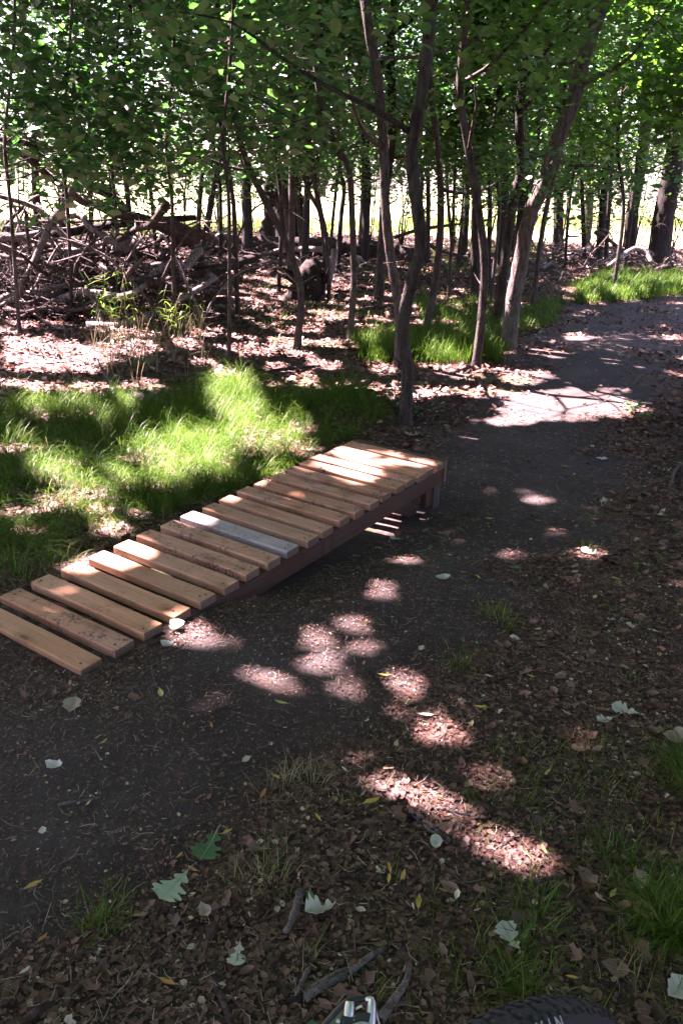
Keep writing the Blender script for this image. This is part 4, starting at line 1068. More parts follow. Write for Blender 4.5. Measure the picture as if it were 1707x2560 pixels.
litter('leaf_litter', 'pale dead leaves carpeting the ground under the trees', 70000, (-7.5, 8, 6.4, 19), 0.058, 0.05, 105, ((T_SHRED, 0.3, 1.0), (T_KITE, 0.55, 1.0), (T_IRR, 0.15, 1.0)), mean=0.42, lift=0.015, flat=0.5)
litter('leaf_litter', 'dead leaves deep in the wood', 18000, (-15, 15, 18, 35), 0.12, 0.3, 106, ((T_KITE, 1.0, 1.0),), mean=0.5, lift=0.02, flat=0.5)
litter('leaf_litter', 'tiny yellow leaf bits sprinkled along the trail', 2200, (-3, 7, 1.2, 14), 0.022, 0.9, 107, ((T_SHRED, 0.5, 1.0), (T_CURL, 0.5, 0.8)), leafy('yellow_bits', [(0, (0.30, 0.20, 0.05)), (0.6, (0.46, 0.36, 0.14)), (1, (0.60, 0.55, 0.38))], 0.2), mean=0.5, lift=0.008)

_iv = in_view
in_view = lambda P, m=60: ~_iv(P, m)                     # the same floor goes on outside the picture
litter('leaf_litter', 'brown leaf litter on the ground beside the picture', 42000, (-4.8, 4.8, -1.2, 7.0), 0.026, 0.25, 108, ((T_SHRED, 0.4, 1.0), (T_KITE, 0.6, 1.0)), mean=0.38, lift=0.007)
litter('leaf_litter', 'dead leaves under the trees beside the picture', 12000, (-11, 11, 6.5, 19), 0.075, 0.1, 109, ((T_KITE, 1.0, 1.0),), mean=0.42, lift=0.012, flat=0.5)
in_view = _iv

def straws(name, label, n, box, L, w, seed, keep_path, mat=STRAW, patch=0.0):
    q = np.random.default_rng(seed)
    P = scatter(n, *box, q); pa = path_amount(P)
    k = q.uniform(0, 1, len(P)) < (1 - pa * (1 - keep_path))
    if patch: k &= q.uniform(0, 1, len(P)) < (1 - patch + patch * sstep(0.4, 0.6, fbm(P[:, 0] * 2.5, P[:, 1] * 2.5, seed)))
    P = P[k & off_ramp(P)]
    n = len(P)
    a = q.uniform(0, 6.28, n); d = np.stack([np.cos(a), np.sin(a), q.normal(0, 0.12, n)], 1)
    s_ = np.stack([-np.sin(a), np.cos(a), q.normal(0, 0.3, n)], 1)
    l = (L * np.exp(q.normal(0, 0.45, n)))[:, None]; ww = (w * q.uniform(0.6, 1.5, n))[:, None]
    b = s_ * l * q.normal(0, 0.12, n)[:, None]
    P[:, 2] += 0.008 + q.uniform(0, 0.01, n)
    V = np.stack([P - d * l / 2 - s_ * ww, P - d * l / 2 + s_ * ww, P + b - s_ * ww, P + b + s_ * ww, P + d * l / 2 - s_ * ww * 0.6, P + d * l / 2 + s_ * ww * 0.6], 1)
    F = np.array([[0, 1, 3, 2], [2, 3, 5, 4]])
    F = (np.arange(n)[:, None, None] * 6 + F[None]).reshape(-1, 4)
    return tag(link(name, np_mesh(name, V.reshape(-1, 3), F, {'rnd': np.repeat(q.uniform(0, 1, n), 6)}), mat), label, 'straw', None, 'stuff')
straws('straw', 'dry grass straws and needles strewn on the near soil', 16000, (-1.9, 2.0, 0.9, 3.4), 0.024, 0.0006, 111, 0.75, patch=0.5)
straws('straw', 'dry straws strewn on the trail beyond the ramp', 12000, (-3, 3.5, 3.0, 7.0), 0.035, 0.0010, 112, 0.8, patch=0.5)

# ------------------------------------------------------------------ grass
def blades(centers, per, L, w, seed, arch=0.9, spread=0.03, lean=None, g_mean=0.38, g_sd=0.22, segs=4, upright=0.5):
    q = np.random.default_rng(seed)
    n = len(centers) * per
    C = np.repeat(centers, per, 0)
    a = q.uniform(0, 6.28, n)
    r = np.abs(q.normal(0, spread, n))
    B = C + np.stack([np.cos(a) * r, np.sin(a) * r, np.zeros(n)], 1)
    B[:, 2] = G(B[:, 0], B[:, 1]) - 0.004
    a2 = a + q.normal(0, 0.7, n)
    d = np.stack([np.cos(a2), np.sin(a2), np.zeros(n)], 1)
    if lean is not None: d = d + np.asarray(lean)[None]; d /= np.linalg.norm(d, axis=1)[:, None] + 1e-9
    Ls = (np.repeat(L, per) if np.ndim(L) else np.full(n, L)) * q.uniform(0.5, 1.25, n)
    ar = np.abs(q.normal(arch, 0.35, n)); th0 = np.abs(q.normal(upright * 0.6, 0.25, n))
    s_ = np.stack([-d[:, 1], d[:, 0], np.zeros(n)], 1)
    pts = [B]; p = B.copy()
    th = th0
    for k in range(segs):
        stp = (Ls / segs)[:, None]
        p = p + d * np.sin(th)[:, None] * stp + np.array([0, 0, 1.0]) * np.cos(th)[:, None] * stp
        pts.append(p); th = np.minimum(th + ar * 2.0 / segs, 2.7)
    ww = w * q.uniform(0.6, 1.4, n)
    V = []
    for k, p in enumerate(pts):
        f = (1 - (k / segs) ** 1.6) * 0.95 + 0.05
        gz = G(p[:, 0], p[:, 1]); p = p.copy(); p[:, 2] = np.maximum(p[:, 2], gz + 0.004 * (k > 0) - 0.004 * (k == 0))
        V += [p - s_ * (ww * f)[:, None], p + s_ * (ww * f)[:, None]]
    V = np.stack(V, 1)
    k2 = 2 * (segs + 1)
    F = np.array([[2 * k, 2 * k + 1, 2 * k + 3, 2 * k + 2] for k in range(segs)])
    F = (np.arange(n)[:, None, None] * k2 + F[None]).reshape(-1, 4)
    return V.reshape(-1, 3), F, np.repeat(np.clip(q.normal(g_mean, g_sd, n), 0, 1), k2)

def poly_points(poly, n, q, soft=0.0):
    us = [p[0] for p in poly]; vs = [p[1] for p in poly]
    pts = [gp(a, b) for a, b in poly]
    x0, x1 = min(p[0] for p in pts), max(p[0] for p in pts); y0, y1 = min(p[1] for p in pts), max(p[1] for p in pts)
    P = np.stack([q.uniform(x0, x1, n), q.uniform(y0, y1, n), np.zeros(n)], 1); P[:, 2] = G(P[:, 0], P[:, 1])
    u_, v_, z_ = pix(P)
    return P[inside(poly, u_, v_) & off_ramp(P, 0.0)]

def grass_patch(name, label, poly, n, per, L, w, seed, mat=GRASS, mounds=(), thin=0.0, **kw):
    q = np.random.default_rng(seed)
    P = poly_points(poly, n, q)
    u_, v_, _ = pix(P)
    if thin: P = P[q.uniform(0, 1, len(P)) < (1 - thin + thin * sstep(0.4, 0.62, fbm(P[:, 0] * 1.8, P[:, 1] * 1.8, seed)))]
    u_, v_, _ = pix(P)
    Ls = L * (0.65 + 0.7 * fbm(P[:, 0] * 2.2, P[:, 1] * 2.2, seed + 3))
    for (a, b, ra, rb, k) in mounds: Ls = Ls * (1 + k * np.exp(-((u_ - a) / ra) ** 2 - ((v_ - b) / rb) ** 2))
    V, F, A = blades(P, per, Ls, w, seed + 1, **kw)
    return tag(link(name, np_mesh(name, V, F, {'rnd': A}), mat), label, 'grass', None, 'stuff')
LAWN = [(-60, 945), (120, 930), (250, 915), (400, 925), (450, 890), (560, 885), (640, 912), (700, 925), (800, 905), (880, 930), (895, 975), (840, 1005), (720, 1050), (640, 1090), (560, 1120), (460, 1165), (330, 1195), (200, 1235), (60, 1320), (-60, 1350)]
grass_patch('grass', 'long fine drooping grass left of the ramp', LAWN, 3000, 30, 0.33, 0.0012, 201, mounds=((545, 915, 110, 50, 0.5), (800, 940, 90, 40, 0.6), (150, 960, 200, 40, 0.25), (250, 1180, 300, 60, -0.5)), thin=0.75, arch=1.25, spread=0.022, upright=0.75)
grass_patch('grass', 'short sparse grass between the lawn and the ramp', [(-60, 1240), (200, 1160), (460, 1090), (680, 1030), (720, 1055), (560, 1130), (400, 1190), (240, 1250), (60, 1350), (-60, 1370)], 2600, 7, 0.11, 0.0015, 202, thin=0.5, arch=0.7, g_mean=0.55)
grass_patch('grass', 'upright bright green grass around the foot of the thin trees', [(820, 790), (900, 770), (1000, 775), (1080, 785), (1150, 800), (1150, 832), (1060, 838), (960, 835), (840, 835)], 900, 12, 0.30, 0.0028, 203, arch=0.55, spread=0.06)
grass_patch('grass', 'dark green grass strip along the far side of the trail', [(1320, 655), (1400, 636), (1480, 628), (1620, 626), (1620, 674), (1500, 688), (1400, 696), (1320, 698)], 6000, 10, 0.30, 0.0045, 204, segs=2, arch=0.6, spread=0.08)
grass_patch('grass', 'shaded grass spreading between the trunks by the path', [(960, 690), (1100, 690), (1230, 690), (1300, 690), (1280, 740), (1180, 780), (1060, 770), (960, 745)], 1500, 8, 0.2, 0.0035, 205, segs=2, thin=0.8, arch=0.7, spread=0.07)
grass_patch('grass', 'sparse grass tufts among the litter in the wood', [(420, 640), (900, 600), (1300, 600), (1320, 660), (1000, 690), (600, 800), (450, 780)], 2200, 5, 0.15, 0.0035, 206, segs=2, thin=0.9, arch=0.7, spread=0.08, g_mean=0.5)
grass_patch('grass', 'bright grass patches deep in the wood', [(780, 610), (960, 560), (1250, 560), (1320, 600), (1200, 640), (900, 640)], 1500, 8, 0.26, 0.006, 207, segs=2, thin=0.95, arch=0.5, spread=0.12)
grass_patch('grass', 'tall pale weeds along the edge of the meadow', [(-40, 555), (1600, 530), (1600, 500), (-40, 515)], 5200, 6, 0.6, 0.014, 208, segs=2, arch=0.35, spread=0.25, g_mean=0.62)
grass_patch('grass', 'sparse dry grass on the shaded soil at lower right', [(1000, 1750), (1300, 1700), (1600, 1650), (1600, 2400), (700, 2400), (600, 1950), (560, 1780), (800, 1650)], 700, 5, 0.07, 0.0009, 209, thin=0.8, arch=0.9, spread=0.03, g_mean=0.62)
grass_patch('grass', 'sparse green grass on the litter at the right edge', [(1400, 1100), (1600, 1000), (1600, 1750), (1450, 1700), (1300, 1450), (1250, 1350)], 700, 5, 0.08, 0.0012, 210, thin=0.8, arch=0.8, spread=0.03, g_mean=0.5)

def tuft(label, uv, n, L, seed, w=0.0013, arch=0.8, spread=0.035, mat=GRASS, **kw):
    c = np.array([gp(*p) for p in (uv if isinstance(uv, list) else [uv])])
    base = c[0].copy()
    V, F, A = blades(c, n, L, w, seed, arch=arch, spread=spread, **kw)
    o = link('grass_tuft', np_mesh('grass_tuft', V - base, F, {'rnd': A}), mat, None, base)
    return tag(o, label, 'grass tuft', 'grass tufts on the trail side')
tuft('small pale green grass tuft on the dirt at lower left', [(232, 2128), (255, 2110), (225, 2140)], 34, 0.075, 301)
tuft('dense dark green grass tuft at the bottom right edge', [(1540, 2120), (1500, 2095), (1560, 2160), (1520, 2150), (1580, 2080)], 110, 0.13, 302, arch=1.2)
tuft('grass tuft hanging in at the right edge below the curled leaf', [(1570, 1790), (1590, 1830), (1575, 1760)], 90, 0.14, 303, lean=(-0.7, 0.1, 0))
tuft('thin grass tuft beside the pale lobed leaf above the tyre', [(1215, 2160), (1230, 2110), (1195, 2190), (1225, 2080)], 26, 0.09, 304)
tuft('grass tuft directly above the bicycle tyre', [(1190, 2270), (1170, 2240), (1230, 2290), (1150, 2275)], 34, 0.09, 305)
tuft('faint grass tuft on the trail right of the ramp', [(1150, 1425), (1165, 1440), (1130, 1415)], 34, 0.09, 306, g_mean=0.6)
tuft('faint grass tuft on the litter below the trailside tuft', [(1062, 1535), (1050, 1520)], 30, 0.08, 307, g_mean=0.6)
tuft('dry straw-coloured tuft in the middle of the near litter', [(660, 1800), (690, 1790), (620, 1815), (720, 1810)], 30, 0.08, 308, mat=GRASS_DRY)
tuft('small yellowing tuft among the litter at bottom centre', [(600, 2020), (640, 2030), (560, 2035)], 28, 0.07, 309, mat=GRASS_DRY)
tuft('fine green tuft at lower right beside the yellow leaf', [(1420, 1960), (1450, 1985), (1390, 1975)], 30, 0.08, 310)
# reed-like clumps and dry stalks in front of the brush pile
def reed(label, u_, v_, n, h, seed, w=0.007):
    base = gp(u_, v_)
    q = np.random.default_rng(seed)
    root = thing('reed_clump', label, 'reed', base)
    for k in range(n):
        o_ = np.array([q.normal(0, 0.16), q.normal(0, 0.12), 0]); hh = h * q.uniform(0.6, 1.1)
        ln = np.array([q.normal(0, 0.18), q.normal(0, 0.12), 0])
        pts = [o_, o_ + ln * 0.4 + np.array([0, 0, hh * 0.5]), o_ + ln + np.array([0, 0, hh])]
        tube('stalk', pts, [0.004, 0.0035, 0.002], GRASS_DRY if q.random() < 0.5 else GRASS, root, 4, 0, k, 2)
        m_ = 4
        P = []
        V, F, A = [], [], []; nb = 0
        for j_ in range(m_):
            t = q.uniform(0.35, 1.0); s0 = pts[0] * (1 - t) + pts[2] * t
            an = q.uniform(0, 6.28); L = q.uniform(0.16, 0.32)
            d = np.array([math.cos(an), math.sin(an), 0.35]); sd = np.array([-math.sin(an), math.cos(an), 0])
            ps = [s0, s0 + d * L * 0.4, s0 + d * L * 0.75 - np.array([0, 0, 0.02]), s0 + d * L - np.array([0, 0, 0.09])]
            for k3, p in enumerate(ps):
                f = [0.5, 1, 0.8, 0.05][k3]
                V += [p - sd * w * f, p + sd * w * f]
            F += [[nb + 2 * e, nb + 2 * e + 1, nb + 2 * e + 3, nb + 2 * e + 2] for e in range(3)]; nb += 8
        link('leaf', np_mesh('leaf', np.array(V), np.array(F), {'rnd': np.full(len(V), q.uniform(0.3, 0.9))}), GRASS, root)
reed('tall sunlit reed clump in front of the brush pile', 285, 760, 16, 0.75, 401)
reed('smaller reed clump right of the tall sunlit one', 400, 775, 12, 0.55, 402)
reed('low reed clump at the near side of the pale litter', 300, 850, 9, 0.5, 403, 0.005)
straws_poly = [(210, 720), (480, 720), (480, 880), (210, 880)]
grass_patch('dry_stalks', 'thin dry stalks standing in the pale litter', straws_poly, 260, 4, 0.42, 0.0022, 404, mat=GRASS_DRY, arch=0.15, upright=0.35, spread=0.05)

# seedlings
def seedling(label, u_, v_, n, h, lsize, seed, mat=LEAF):
    base = gp(u_, v_); q = np.random.default_rng(seed)
    root = thing('seedling', label, 'plant', base)
    P = []
    for k in range(n):
        e = np.array([q.normal(0, 0.10), q.normal(0, 0.08), h * q.uniform(0.5, 1.1)])
        tube('stem', [np.array([0, 0, -0.02]), e * 0.5 + q.normal(0, 0.015, 3), e], [0.003, 0.0025, 0.0015], GRASS, root, 4, 0, k, 2)
        for t in (0.55, 0.75, 0.9, 1.0): P.append(e * t + q.normal(0, 0.025, 3))
    P = np.array(P)
    for k in range(0, len(P), 1):
        link('leaf', leaf_mesh('leaf', P[k:k + 1], lsize * q.uniform(0.7, 1.2, len(P[k:k + 1])), T_OVAL, 0.5, 0.2, q), mat, root)
seedling('leafy green seedlings at the foot of the crooked tree', 905, 945, 9, 0.32, 0.075, 411)
seedling('small green seedling right of the crooked tree foot', 958, 958, 5, 0.22, 0.06, 412)
seedling('low bright green seedling at the right side of the trail', 1452, 955, 4, 0.10, 0.085, 413, LEAF_B)
seedling('single green sprout at the foot of the bicycle lever', 905, 2352, 2, 0.05, 0.06, 414)

# ------------------------------------------------------------------ single leaves, bark and sticks on the near ground
def leaf_mat(name, col, back=None, rough=0.5):
    m, nt, out = new_mat(name)
    oc = obj_coord(nt)
    n_ = noise(nt, oc, 30, 4); n2 = noise(nt, oc, 9, 3)
    c = mix(nt, n_, tuple(x * 0.8 for x in col), tuple(min(1, x * 1.15) for x in col))
    c = mix(nt, ramp(nt, n2, [(0.58, (0, 0, 0)), (0.75, (0.5, 0.5, 0.5))]), c, tuple(x * y for x, y in zip(col, (0.6, 0.5, 0.4))))
    d = N(nt, 'ShaderNodeBsdfDiffuse'); nt.links.new(c, d.inputs[0])
    t = N(nt, 'ShaderNodeBsdfTranslucent'); nt.links.new(c, t.inputs[0])
    mx = N(nt, 'ShaderNodeMixShader'); mx.inputs[0].default_value = 0.15
    nt.links.new(d.outputs[0], mx.inputs[1]); nt.links.new(t.outputs[0], mx.inputs[2])
    nt.links.new(mx.outputs[0], out.inputs[0])
    return m
LM = dict(pale=leaf_mat('leaf_pale_underside', (0.42, 0.44, 0.36)), green=leaf_mat('leaf_fresh_green', (0.075, 0.16, 0.07)), tan=leaf_mat('leaf_tan', (0.36, 0.28, 0.22)), yellow=leaf_mat('leaf_yellow', (0.50, 0.36, 0.07)), orange=leaf_mat('leaf_orange', (0.45, 0.24, 0.06)), ygreen=leaf_mat('leaf_yellow_green', (0.36, 0.42, 0.12)), brown=leaf_mat('leaf_brown', (0.20, 0.125, 0.10)), white=leaf_mat('leaf_whitish', (0.55, 0.53, 0.48)), pgreen=leaf_mat('leaf_pale_green', (0.33, 0.43, 0.29)))
VEIN = plain('leaf_vein', (0.30, 0.30, 0.20), 0.7)
OAK = [(0.0, 0.035), (0.10, 0.05), (0.20, 0.17), (0.28, 0.20), (0.33, 0.09), (0.42, 0.11), (0.50, 0.30), (0.58, 0.33), (0.63, 0.20), (0.70, 0.36), (0.77, 0.38), (0.81, 0.27), (0.87, 0.29), (0.92, 0.22), (0.96, 0.10), (1.0, 0.0)]
OVAL = [(0.0, 0.01), (0.15, 0.09), (0.35, 0.15), (0.6, 0.15), (0.8, 0.09), (1.0, 0.0)]
BROAD = [(0.0, 0.03), (0.1, 0.20), (0.25, 0.34), (0.4, 0.38), (0.5, 0.30), (0.6, 0.36), (0.75, 0.22), (0.85, 0.16), (1.0, 0.0)]
def big_leaf(label, u_, v_, px, ang, mat, shape=OAK, curl=0.15, fold=0.2, seed=0, tilt=0.0, lift=0.014, wscale=1.0):
    p = gp(u_, v_); L = px * mpp(p)
    q = random.Random(seed * 7 + 3)
    V, F = [], []
    n = len(shape)
    asym = [(q.uniform(0.8, 1.15), q.uniform(0.8, 1.15)) for _ in shape]
    for k, (t, w_) in enumerate(shape):
        y = (t - 0.5) * L; z = curl * L * ((t - 0.5) * 2) ** 2 * 0.6 + tilt * L * t
        wl, wr = w_ * L * asym[k][0] * wscale, w_ * L * asym[k][1] * wscale
        zl = fold * wl + 0.02 * L * math.sin(k * 1.7 + seed); zr = fold * wr + 0.02 * L * math.cos(k * 1.3 + seed)
        V += [(-wl, y, z + zl), (-wl * 0.5, y, z + zl * 0.4), (0, y, z), (wr * 0.5, y, z + zr * 0.4), (wr, y, z + zr)]
    for k in range(n - 1):
        for c in range(4):
            a = k * 5 + c
            F.append((a, a + 1, a + 6, a + 5))
    zmin = min(v[2] for v in V)
    V = [(a, b, c - zmin) for a, b, c in V]
    root = thing('fallen_leaf', label, 'leaf', (p[0], p[1], p[2] + lift), 'single leaves on the ground', math.radians(ang))
    me = bpy.data.meshes.new('blade'); me.from_pydata(V, [], F); me.update()
    for p_ in me.polygons: p_.use_smooth = True
    link('blade', me, LM[mat], root)
    mid = [np.array([0, (t - 0.5) * L, V[k * 5 + 2][2] + 0.0008]) for k, (t, _) in enumerate(shape)]
    st = [np.array([0, -0.5 * L - 0.22 * L, 0.004]), np.array([0.01 * L, -0.5 * L - 0.1 * L, 0.006])]
    tube('stalk', st + mid[::3] + [mid[-1]], [0.012 * L] * 2 + list(np.linspace(0.011, 0.003, len(mid[::3]) + 1) * L), VEIN, root, 4, 0, 0, 1)
    return root
big_leaf('pale green oak leaf lying flat at lower left, largest of the pale ones', 400, 2045, 92, 150, 'pgreen', seed=1, curl=0.05, fold=0.08, wscale=1.2)
big_leaf('dark green oak leaf above the large pale green one', 480, 1955, 92, 165, 'green', seed=2, curl=0.1, wscale=1.1)
big_leaf('tan dead leaf on the soil below the ramp start', 168, 1630, 58, 185, 'tan', BROAD, seed=3, fold=0.3)
big_leaf('pale curled leaf on the dirt at the left', 125, 1770, 44, 70, 'white', BROAD, 0.4, 0.5, 4)
big_leaf('small whitish leaf on the dirt below the pale curled leaf', 100, 1917, 24, 20, 'white', BROAD, seed=5)
big_leaf('pale tan crumpled leaf below the large pale green oak leaf', 470, 2105, 44, 30, 'tan', BROAD, 0.4, 0.4, 6)
big_leaf('small pale oak leaf at bottom centre standing clear on dark litter', 545, 2205, 60, 175, 'pale', seed=7, fold=0.1)
big_leaf('pale leaf folded up like a wing at bottom centre', 735, 2105, 74, 110, 'pale', seed=8, fold=1.1, curl=0.35)
big_leaf('rolled green leaf touching the winged pale leaf', 712, 2075, 48, 10, 'green', OVAL, 0.2, 0.9, 9)
big_leaf('pale lobed leaf lying in grass above the tyre', 1168, 2165, 76, 20, 'pale', seed=10, curl=0.3)
big_leaf('pale silvery oak leaf at the right, larger of the pair', 1430, 1640, 58, 60, 'pale', seed=11, wscale=1.3)
big_leaf('pale silvery oak leaf at the right, smaller of the pair', 1386, 1663, 42, 110, 'pale', seed=12, fold=0.5)
big_leaf('pale leaf in the middle of the trail right of the ramp', 1015, 1336, 36, 100, 'pale', BROAD, 0.4, 0.5, 13)
big_leaf('small pale oak leaf on the dirt close to the ramp side', 907, 1243, 26, 80, 'pale', seed=14)
big_leaf('pale oak leaf just beyond the far end of the ramp', 945, 1003, 36, 95, 'tan', seed=15, curl=0.3)
big_leaf('bright sunlit leaf on the right side of the trail', 1350, 1275, 40, 40, 'pgreen', seed=16, curl=0.3)
big_leaf('white leaf beside the third plank end', 384, 1490, 36, 60, 'white', BROAD, 0.4, 0.5, 17)
big_leaf('green and white sunlit leaf against the plank ends', 404, 1450, 46, 170, 'pgreen', BROAD, 0.4, 0.6, 18)
big_leaf('pale grey-green leaf beside the broken bark pieces', 999, 1945, 42, 175, 'pale', BROAD, 0.2, 0.2, 19)
big_leaf('large curled grey leaf at the right edge', 1548, 1712, 70, 95, 'tan', BROAD, 0.6, 0.7, 20)
big_leaf('large pale leaf cut by the right edge near the bottom', 1556, 2285, 84, 120, 'pale', BROAD, 0.2, 0.3, 21)
big_leaf('brown lobed leaf right of the dark green oak leaf', 592, 1958, 46, 80, 'brown', seed=22)
big_leaf('grey-brown broad leaf at lower right by the fine tuft', 1465, 2035, 60, 150, 'tan', BROAD, 0.2, 0.3, 23)
big_leaf('pale brown leaf left of the bottom right grass tuft', 1345, 2025, 54, 30, 'brown', BROAD, 0.3, 0.3, 24)
big_leaf('yellow-brown broad leaf lying right above the tyre', 1408, 2235, 62, 70, 'brown', BROAD, 0.2, 0.2, 25)
big_leaf('green leaf on a stick below the second plank', 370, 1602, 34, 200, 'ygreen', OVAL, 0.2, 0.4, 26, wscale=1.3)
big_leaf('green leaf lying on the dirt beyond the ramp corner', 1122, 1196, 20, 90, 'ygreen', OVAL, seed=27, wscale=1.4)
big_leaf('dull green lobed leaf on the dirt right of the ramp brace', 1180, 1310, 26, 80, 'green', BROAD, seed=28)
big_leaf('pale leaf flake on the trail near the large sunlit patch', 1380, 1058, 26, 80, 'white', BROAD, seed=29)
YL = [(80, 2042, 44, -50, 'yellow', 'long yellow leaf at the left edge of the dirt'), (385, 2266, 44, 70, 'orange', 'orange-yellow narrow leaf at the bottom left'), (852, 1850, 50, -60, 'yellow', 'long yellow leaf left of the broken bark pieces'), (833, 1832, 24, -30, 'tan', 'short tan leaf just above the long yellow leaf'),
      (893, 2003, 32, 10, 'orange', 'upper of two orange leaves stacked at centre'), (892, 2028, 30, 170, 'yellow', 'lower of two orange leaves stacked at centre'), (924, 2020, 34, -20, 'yellow', 'thin yellow leaf right of the stacked orange pair'), (960, 2082, 42, -8, 'yellow', 'upright narrow yellow leaf at centre'), (632, 1792, 28, 60, 'yellow', 'yellow leaf on the dry tuft in the middle'),
      (645, 1622, 34, 70, 'ygreen', 'yellow-green leaf on the trail below the white sun patch'), (486, 1674, 22, 20, 'orange', 'small orange leaf on the dirt below the ramp'), (443, 2006, 30, 60, 'orange', 'orange leaf between the two big oak leaves'), (414, 1974, 22, -30, 'yellow', 'small ochre leaf left of the dark green oak leaf'), (522, 1920, 30, -50, 'yellow', 'slim yellow leaf above the brown lobed leaf'),
      (729, 1886, 26, 30, 'yellow', 'short yellow leaf in the near litter'), (1102, 1632, 32, 80, 'yellow', 'pale yellow leaf right of the sunlit litter'), (880, 1558, 34, 85, 'yellow', 'pale yellow leaf at the top of the sunlit litter'), (1414, 1336, 30, 70, 'yellow', 'yellow leaf among litter right of the trail'), (1096, 1331, 22, 20, 'yellow', 'yellow leaf right of the pale trail leaf'), (1456, 2012, 36, -20, 'yellow', 'bright yellow leaf at lower right'),
      (1404, 2062, 36, -40, 'ygreen', 'yellow-green leaf left of the bottom right grass tuft'), (1246, 1960, 30, 10, 'ygreen', 'yellow-green leaf at the end of the sunlit litter'), (240, 1712, 24, -30, 'yellow', 'small yellow leaf on the left dirt'), (604, 1832, 36, -15, 'orange', 'thin ochre leaf curving in the litter'), (790, 1775, 20, 40, 'white', 'small pale chip left of the tree-shaped shadow'), (835, 1530, 18, -10, 'yellow', 'tiny yellow leaf between the round sun patches'),
      (1295, 1075, 20, 60, 'yellow', 'small yellow leaf beyond the ramp in the trail'), (1062, 1320, 16, 60, 'orange', 'tiny orange leaf on the trail'), (1216, 1560, 20, 60, 'yellow', 'small yellow leaf below the trailside tuft'), (1120, 1560, 20, 70, 'white', 'small white leaf on the litter right of the sun patch'), (1310, 2255, 30, 80, 'yellow', 'dull yellow leaf above the tyre end'), (975, 1650, 40, 85, 'white', 'white wood chip in the sunlit litter'), (1495, 1455, 26, 60, 'pale', 'pale green leaf on the litter near the right edge'), (100, 2165, 30, -30, 'orange', 'narrow orange leaf at the far bottom left'), (60, 2240, 30, -40, 'white', 'pale narrow leaf at the bottom left edge')]
for k, (a, b, px, an, mt, lab) in enumerate(YL): big_leaf(lab, a, b, px, an, mt, OVAL, 0.12, 0.35, 60 + k, wscale=0.9)

def stick(label, uvs, r0, r1, mat=DEADWOOD, seed=0, lift=0.006, stubs=0):
    pts = [gp(a, b, r0 * 0.8 + lift * (k % 2)) for k, (a, b) in enumerate(uvs)]
    log('stick', label, pts, np.linspace(r0, r1, len(pts)), mat, 7, 500 + seed, 'stick', 'sticks on the near ground', 0.09, stubs, 4)
stick('knobbly stick with a pale broken end, upright in the bottom centre', [(690, 2050), (683, 2085), (668, 2125), (655, 2150)], 0.010, 0.006, DEADWOOD, 1)
stick('long grey stick slanting up right at the bottom centre', [(700, 2300), (745, 2272), (800, 2240), (850, 2205), (885, 2180)], 0.008, 0.005, DEADWOOD, 2)
stick('thinner stick alongside the long grey one', [(700, 2285), (760, 2250), (830, 2215)], 0.006, 0.003, DEADWOOD, 3)
stick('stick with a cut round end leaning across the long grey stick', [(708, 2228), (695, 2260), (675, 2305)], 0.006, 0.0045, DEADWOOD, 4)
stick('dark bent stick at the bottom left centre', [(482, 2252), (505, 2290), (525, 2335), (535, 2365)], 0.007, 0.006, DEADWOOD_DK, 5)
stick('thick stick rising from the bicycle lever', [(875, 2345), (905, 2305), (930, 2262), (940, 2225)], 0.010, 0.005, DEADWOOD, 6)
stick('short dark stick lying level by the bicycle lever', [(885, 2318), (930, 2308), (965, 2302)], 0.006, 0.004, DEADWOOD_DK, 7)
stick('two-tone stick with a whitish middle on the left dirt', [(135, 1852), (165, 1848), (200, 1840), (245, 1836)], 0.005, 0.002, DEADWOOD, 8)
stick('thin stick below the winged pale leaf', [(675, 2225), (720, 2195), (790, 2165)], 0.005, 0.002, DEADWOOD_DK, 9)
stick('reddish root across the litter at lower left', [(395, 2150), (450, 2130), (500, 2128), (560, 2138)], 0.004, 0.002, LOGWOOD, 10)
stick('thin twig standing up from the soil below the second plank', [(347, 1520), (352, 1555), (366, 1592)], 0.003, 0.002, DEADWOOD, 11)
stick('dark twig in the litter right of centre', [(1080, 1880), (1130, 1868), (1180, 1862)], 0.005, 0.003, DEADWOOD_DK, 12)
stick('dark curved twig below the right-hand litter', [(1150, 1945), (1185, 1925), (1225, 1918)], 0.005, 0.003, DEADWOOD_DK, 13)
stick('dark level stick left of the stacked orange leaves', [(770, 2012), (830, 2020), (885, 2026)], 0.006, 0.003, DEADWOOD_DK, 14)
stick('bent grey branch at the right edge of the trail', [(1575, 1065), (1548, 1085), (1535, 1130)], 0.016, 0.010, DEADWOOD, 15)
stick('twig lying across the sunlit litter', [(990, 1855), (1050, 1872), (1105, 1880)], 0.005, 0.003, DEADWOOD, 16)
stick('brown stick at the very bottom left', [(60, 2350), (100, 2325), (130, 2310)], 0.009, 0.006, DEADWOOD_DK, 17)
stick('short brown stick at the bottom, left of the round-ended stick', [(640, 2308), (690, 2300), (725, 2298)], 0.005, 0.003, LOGWOOD, 18)
